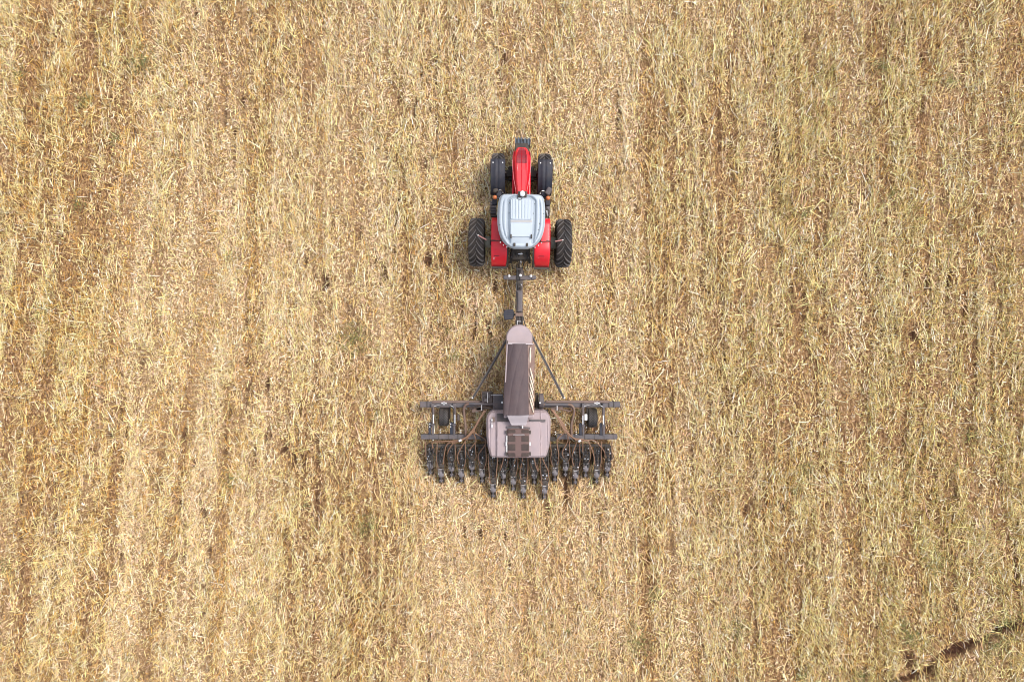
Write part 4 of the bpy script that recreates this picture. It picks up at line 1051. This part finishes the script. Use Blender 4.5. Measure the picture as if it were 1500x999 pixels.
# thick air hoses
for P, rad in (([W(727, 592, 1.28), W(705, 591.6, 1.24), W(688, 591.4, 1.2), W(682, 593.5, 1.2), W(679.5, 600, 1.18), W(680.5, 612, 1.15), W(682, 624, 1.12), W(682, 638, 1.08)], .055),
               ([W(795, 592.5, 1.28), W(812, 592.6, 1.24), W(832, 592.6, 1.2), W(838, 594.5, 1.2), W(841, 601, 1.18), W(839.5, 611, 1.15), W(837, 622, 1.12), W(837.2, 638, 1.08)], .055),
               ([W(815, 598, 1.1), W(826, 600, 1.12), W(835, 602, 1.14), W(837.5, 598, 1.16), W(834, 596.4, 1.12)], .035),
               ([W(723, 600, 1.25), W(712, 596.5, 1.22), W(700, 596, 1.2), W(688, 599, 1.1)], .04)):
    b = MB(); b.tube(catmull(P, 8), rad, 10); D(b, 'air_hose', 'bighose', smooth=60)
for (a, c_) in ((W(687.5, 591.3, 1.21), W(723, 591.8, 1.27)), (W(798, 592.5, 1.27), W(832, 592.6, 1.21))):
    b = MB(); b.tube([a, c_], .062, 12); D(b, 'air_pipe', 'slate', smooth=40)
for (px, py) in ((706, 597), (816, 598), (720, 595), (700, 600)):
    b = MB(); b.cbox(W(px, py, .98), (.5, .16, .14), (0, 0, .15)); b.tube([W(px, py - 5, 1.02), W(px, py + 4, 1.02)], .02, 6); D(b, 'frame_bracket', 'brownsteel', bevel=.01)
b = MB(); b.tube([W(705.6, 593, 1.3), W(705.6, 601, 1.3)], .02, 6); b.tube([W(816, 594, 1.3), W(816, 601, 1.3)], .02, 6); D(b, 'hose_clip', 'zinc')

# row units
UN = [(629.8, 697), (645.8, 709), (661.2, 700.5), (675.6, 709), (691, 698.5), (706, 709), (722.3, 731), (737.2, 711), (752, 720), (766.8, 732), (783, 711), (798, 733), (813.3, 707), (828.7, 700), (843.2, 711), (858.5, 701), (874.5, 710), (890.3, 700.5)]
def drop(mb, name, m, parent, off, **k): return mb.build(name, m, parent, offset=off, **k)
unit_head = []
for ui, (px, pe) in enumerate(UN):
    cx = X(px, .6); ye = Y(pe, .3); yt = Y(653, .8)
    rg = random.Random(ui * 7 + 3)
    u = bpy.data.objects.new('row_unit', None); COL.objects.link(u); u.parent = dr; u.location = (cx - DX, ye - DY, 0)
    off = (cx, ye, 0)
    yw = ye + .52          # press wheel centre
    ym = ye + 1.0         # middle of the shank frame
    b = MB()
    jit = rg.uniform(-.015, .015)
    for s in (-1, 1):
        b.box(cx + s * .11 - .022, cx + s * .11 + .022, yw + .02, yt, .62, .70)
        b.beam((cx + s * .15, yt, .84), (cx + s * .135, ym - .1, .74), .035, .07)
    b.box(cx - .035, cx + .035, yw + .3, yt, .5, .66)
    ub = drop(b, 'unit_frame', 'black', u, off)
    b = MB(); y = yw + .22; k = 0
    while y < yt - .05:
        b.box(cx - .125, cx + .125, y - .014, y + .014, .64, .725 + .02 * (k % 2)); y += rg.uniform(.12, .18); k += 1
    o_ = drop(b, 'frame_rungs', 'brace', u, off); o_['kind'] = 'stuff'
    # coil spring
    b = MB(); pts = []
    sy0, sy1 = ym - .05, min(ym + .35, yt - .1)
    for i in range(60):
        t = i / 59; a = t * math.tau * 6; pts.append((cx + .055 * math.cos(a), sy0 + (sy1 - sy0) * t, .77 + .055 * math.sin(a)))
    b.tube(pts, .012, 5); drop(b, 'coil_spring', 'slate', u, off, smooth=60)
    b = MB(); b.box(cx - .10, cx + .10, ym - .20, ym - .02, .66, .76); b.box(cx - .07, cx + .07, ym + .36, ym + .46, .66, .82)
    drop(b, 'spring_seat', 'black', u, off, bevel=.012, split=True)
    # disc opener
    b = MB(); b.lathe_x([(-.012, .01), (-.012, .21), (0, .235), (.012, .21), (.012, .01)], 28, (cx + .03 + jit, ym + .15, .18)); drop(b, 'disc', 'zinc', u, off, smooth=30)
    b = MB(); b.lathe_x([(-.012, .01), (-.012, .24), (0, .26), (.012, .24), (.012, .01)], 28, (cx - .16, ym + .1, .26)); drop(b, 'depth_wheel', 'black', u, off, smooth=30)
    b = MB(); b.beam((cx + .03, ym + .15, .2), (cx, ym + .02, .66), .06, .09); b.beam((cx, ym - .15, .66), (cx, yw, .30), .08, .10); drop(b, 'shank', 'black', u, off)
    # press wheel
    b = MB(); b.lathe_x([(-.11, .05), (-.115, .15), (-.08, .185), (-.03, .20), (.03, .20), (.08, .185), (.115, .15), (.11, .05)], 28, (cx, yw, .42)); pw = drop(b, 'press_wheel', 'press', u, off, smooth=40)
    b = MB(); b.box(cx - .12, cx - .085, yw - .02, yw + .24, .60, .66); b.box(cx - .10, cx + .05, yw + .17, yw + .21, .62, .67); drop(b, 'scraper', 'zinc', u, off, bevel=.01)
    # tail closing wheel
    b = MB(); b.beam((cx, yw - .12, .5), (cx, ye + .12, .34), .07, .07); b.cbox((cx, ye + .16, .40), (.14, .07, .05)); drop(b, 'tail_arm', 'slate', u, off, bevel=.01)
    b = MB()
    for s in (-1, 1): b.lathe_x([(-.022, .02), (-.022, .13), (0, .165), (.022, .13), (.022, .02)], 20, (cx + s * .085, ye + .16, .20))
    drop(b, 'closing_wheel', 'black', u, off, smooth=30, split=True)
    b = MB(); b.cbox((cx, ye + .17, .44), (.035, .14, .03)); b.cbox((cx, ye + .20, .44), (.14, .03, .03)); drop(b, 'tail_bolt', 'press', u, off)
    b = MB()
    for q in range(3): b.cbox((cx + rg.uniform(-.09, .09), rg.uniform(yw + .3, yt - .05), .78), (.05, .05, .05), (0, 0, rg.random()))
    drop(b, 'unit_bolt', 'chrome', u, off, split=True)
    unit_head.append((px, pe))

# seed hoses: bundles from the distribution heads, fanned out to every unit
for ui, (px, pe) in enumerate(UN):
    rg = random.Random(100 + ui)
    left = px < 760
    end = pe - 25
    if px < 712:
        j = (px - 629) / 80
        P = [W(711 - rg.uniform(-2, 2), 601, 1.35), W(701 + rg.uniform(-1.5, 1.5), 616, 1.45), W(690 + j * 4 + rg.uniform(-2, 2), 632, 1.4)]
        if px < 640: P += [W(676, 643.5, 1.3), W(650, 646.5, 1.2), W(634, 648, 1.1)]
        elif px < 668: P += [W(678, 644, 1.3), W((px + 672) / 2 - 3, 650, 1.15)]
        else: P += [W(px + 6, 646, 1.2)]
        sgn = rg.choice([-1, 1])
        P += [W(px + 5 * sgn, (656 + end) / 2 - 4, .95), W(px + 6 * sgn * .6, end - 6, .8), W(px + 1, end, .6)]
    elif px > 808:
        j = (px - 813) / 80
        P = [W(809 + rg.uniform(-2, 2), 600, 1.35), W(818 + rg.uniform(-2, 2), 612, 1.45), W(828 + rg.uniform(-3, 3), 629, 1.4)]
        if px > 880: P += [W(846, 645, 1.3), W(868, 644.4, 1.25), W(878, 652, 1.1)]
        elif px > 838: P += [W(838, 641, 1.3), W((px + 842) / 2 + 2, 646, 1.2)]
        else: P += [W(px + 3, 645, 1.2)]
        sgn = rg.choice([-1, 1])
        P += [W(px + 5 * sgn, (656 + end) / 2 - 4, .95), W(px + 6 * sgn * .6, end - 6, .8), W(px + 1, end, .6)]
    else:
        sgn = -1 if rg.random() < .5 else 1
        sx = px + rg.uniform(-7, 7)
        P = [W(sx, 655, 1.2), W(sx + sgn, 672, 1.0), W(px + sgn * 5, 690, .85), W(px + sgn * 4, end - 6, .75), W(px + 1, end + 1, .6)]
    b = MB(); b.tube(catmull(P, 7), .024, 7); D(b, 'seed_hose', 'hose', smooth=60)
    # a second thinner hose on each unit
    q = -sgn
    P = [W(px + q * rg.uniform(3, 8), 646 if (px < 712 or px > 808) else 662, 1.05), W(px + q * 6, 663, 1.0), W(px + q * 6.5, (663 + end) / 2, .9), W(px + q * 4, end, .75), W(px + q * 1.5, end + 3, .55)]
    b = MB(); b.tube(catmull(P, 6), .017, 6); D(b, 'fertiliser_hose', 'hose', smooth=60)
    for k in range(3):
        ax = px + rg.uniform(-8, 8); ay = rg.uniform(650, 664) if (px < 712 or px > 808) else rg.uniform(664, 676)
        P = [W(ax, ay, .95), W(ax + rg.uniform(-6, 6), ay + 9, 1.0 + rg.uniform(-.1, .1)), W(px + rg.uniform(-5, 5), ay + 18, .9), W(px + rg.uniform(-2, 2), ay + rg.uniform(22, 30), .7)]
        b = MB(); b.tube(catmull(P, 6), .015, 6); D(b, 'hydraulic_hose', 'blackhose', smooth=60)
for (px, py) in ((674, 645), (849, 645.6)):
    b = MB(); b.cbox(W(px, py, 1.36), (.13, .09, .12), (0, 0, .4)); D(b, 'hose_clip', 'zinc', bevel=.02)
for P in ([W(719, 601, 1.4), W(721, 606, 1.9), W(720.8, 612, 2.15)], [W(706, 594, 1.3), W(712, 597, 1.35), W(721, 600, 1.4)], [W(688, 600, 1.2), W(698, 596, 1.3), W(708, 597, 1.3)]):
    b = MB(); b.tube(catmull(P, 6), .014, 6); D(b, 'hydraulic_hose', 'blackhose', smooth=60)
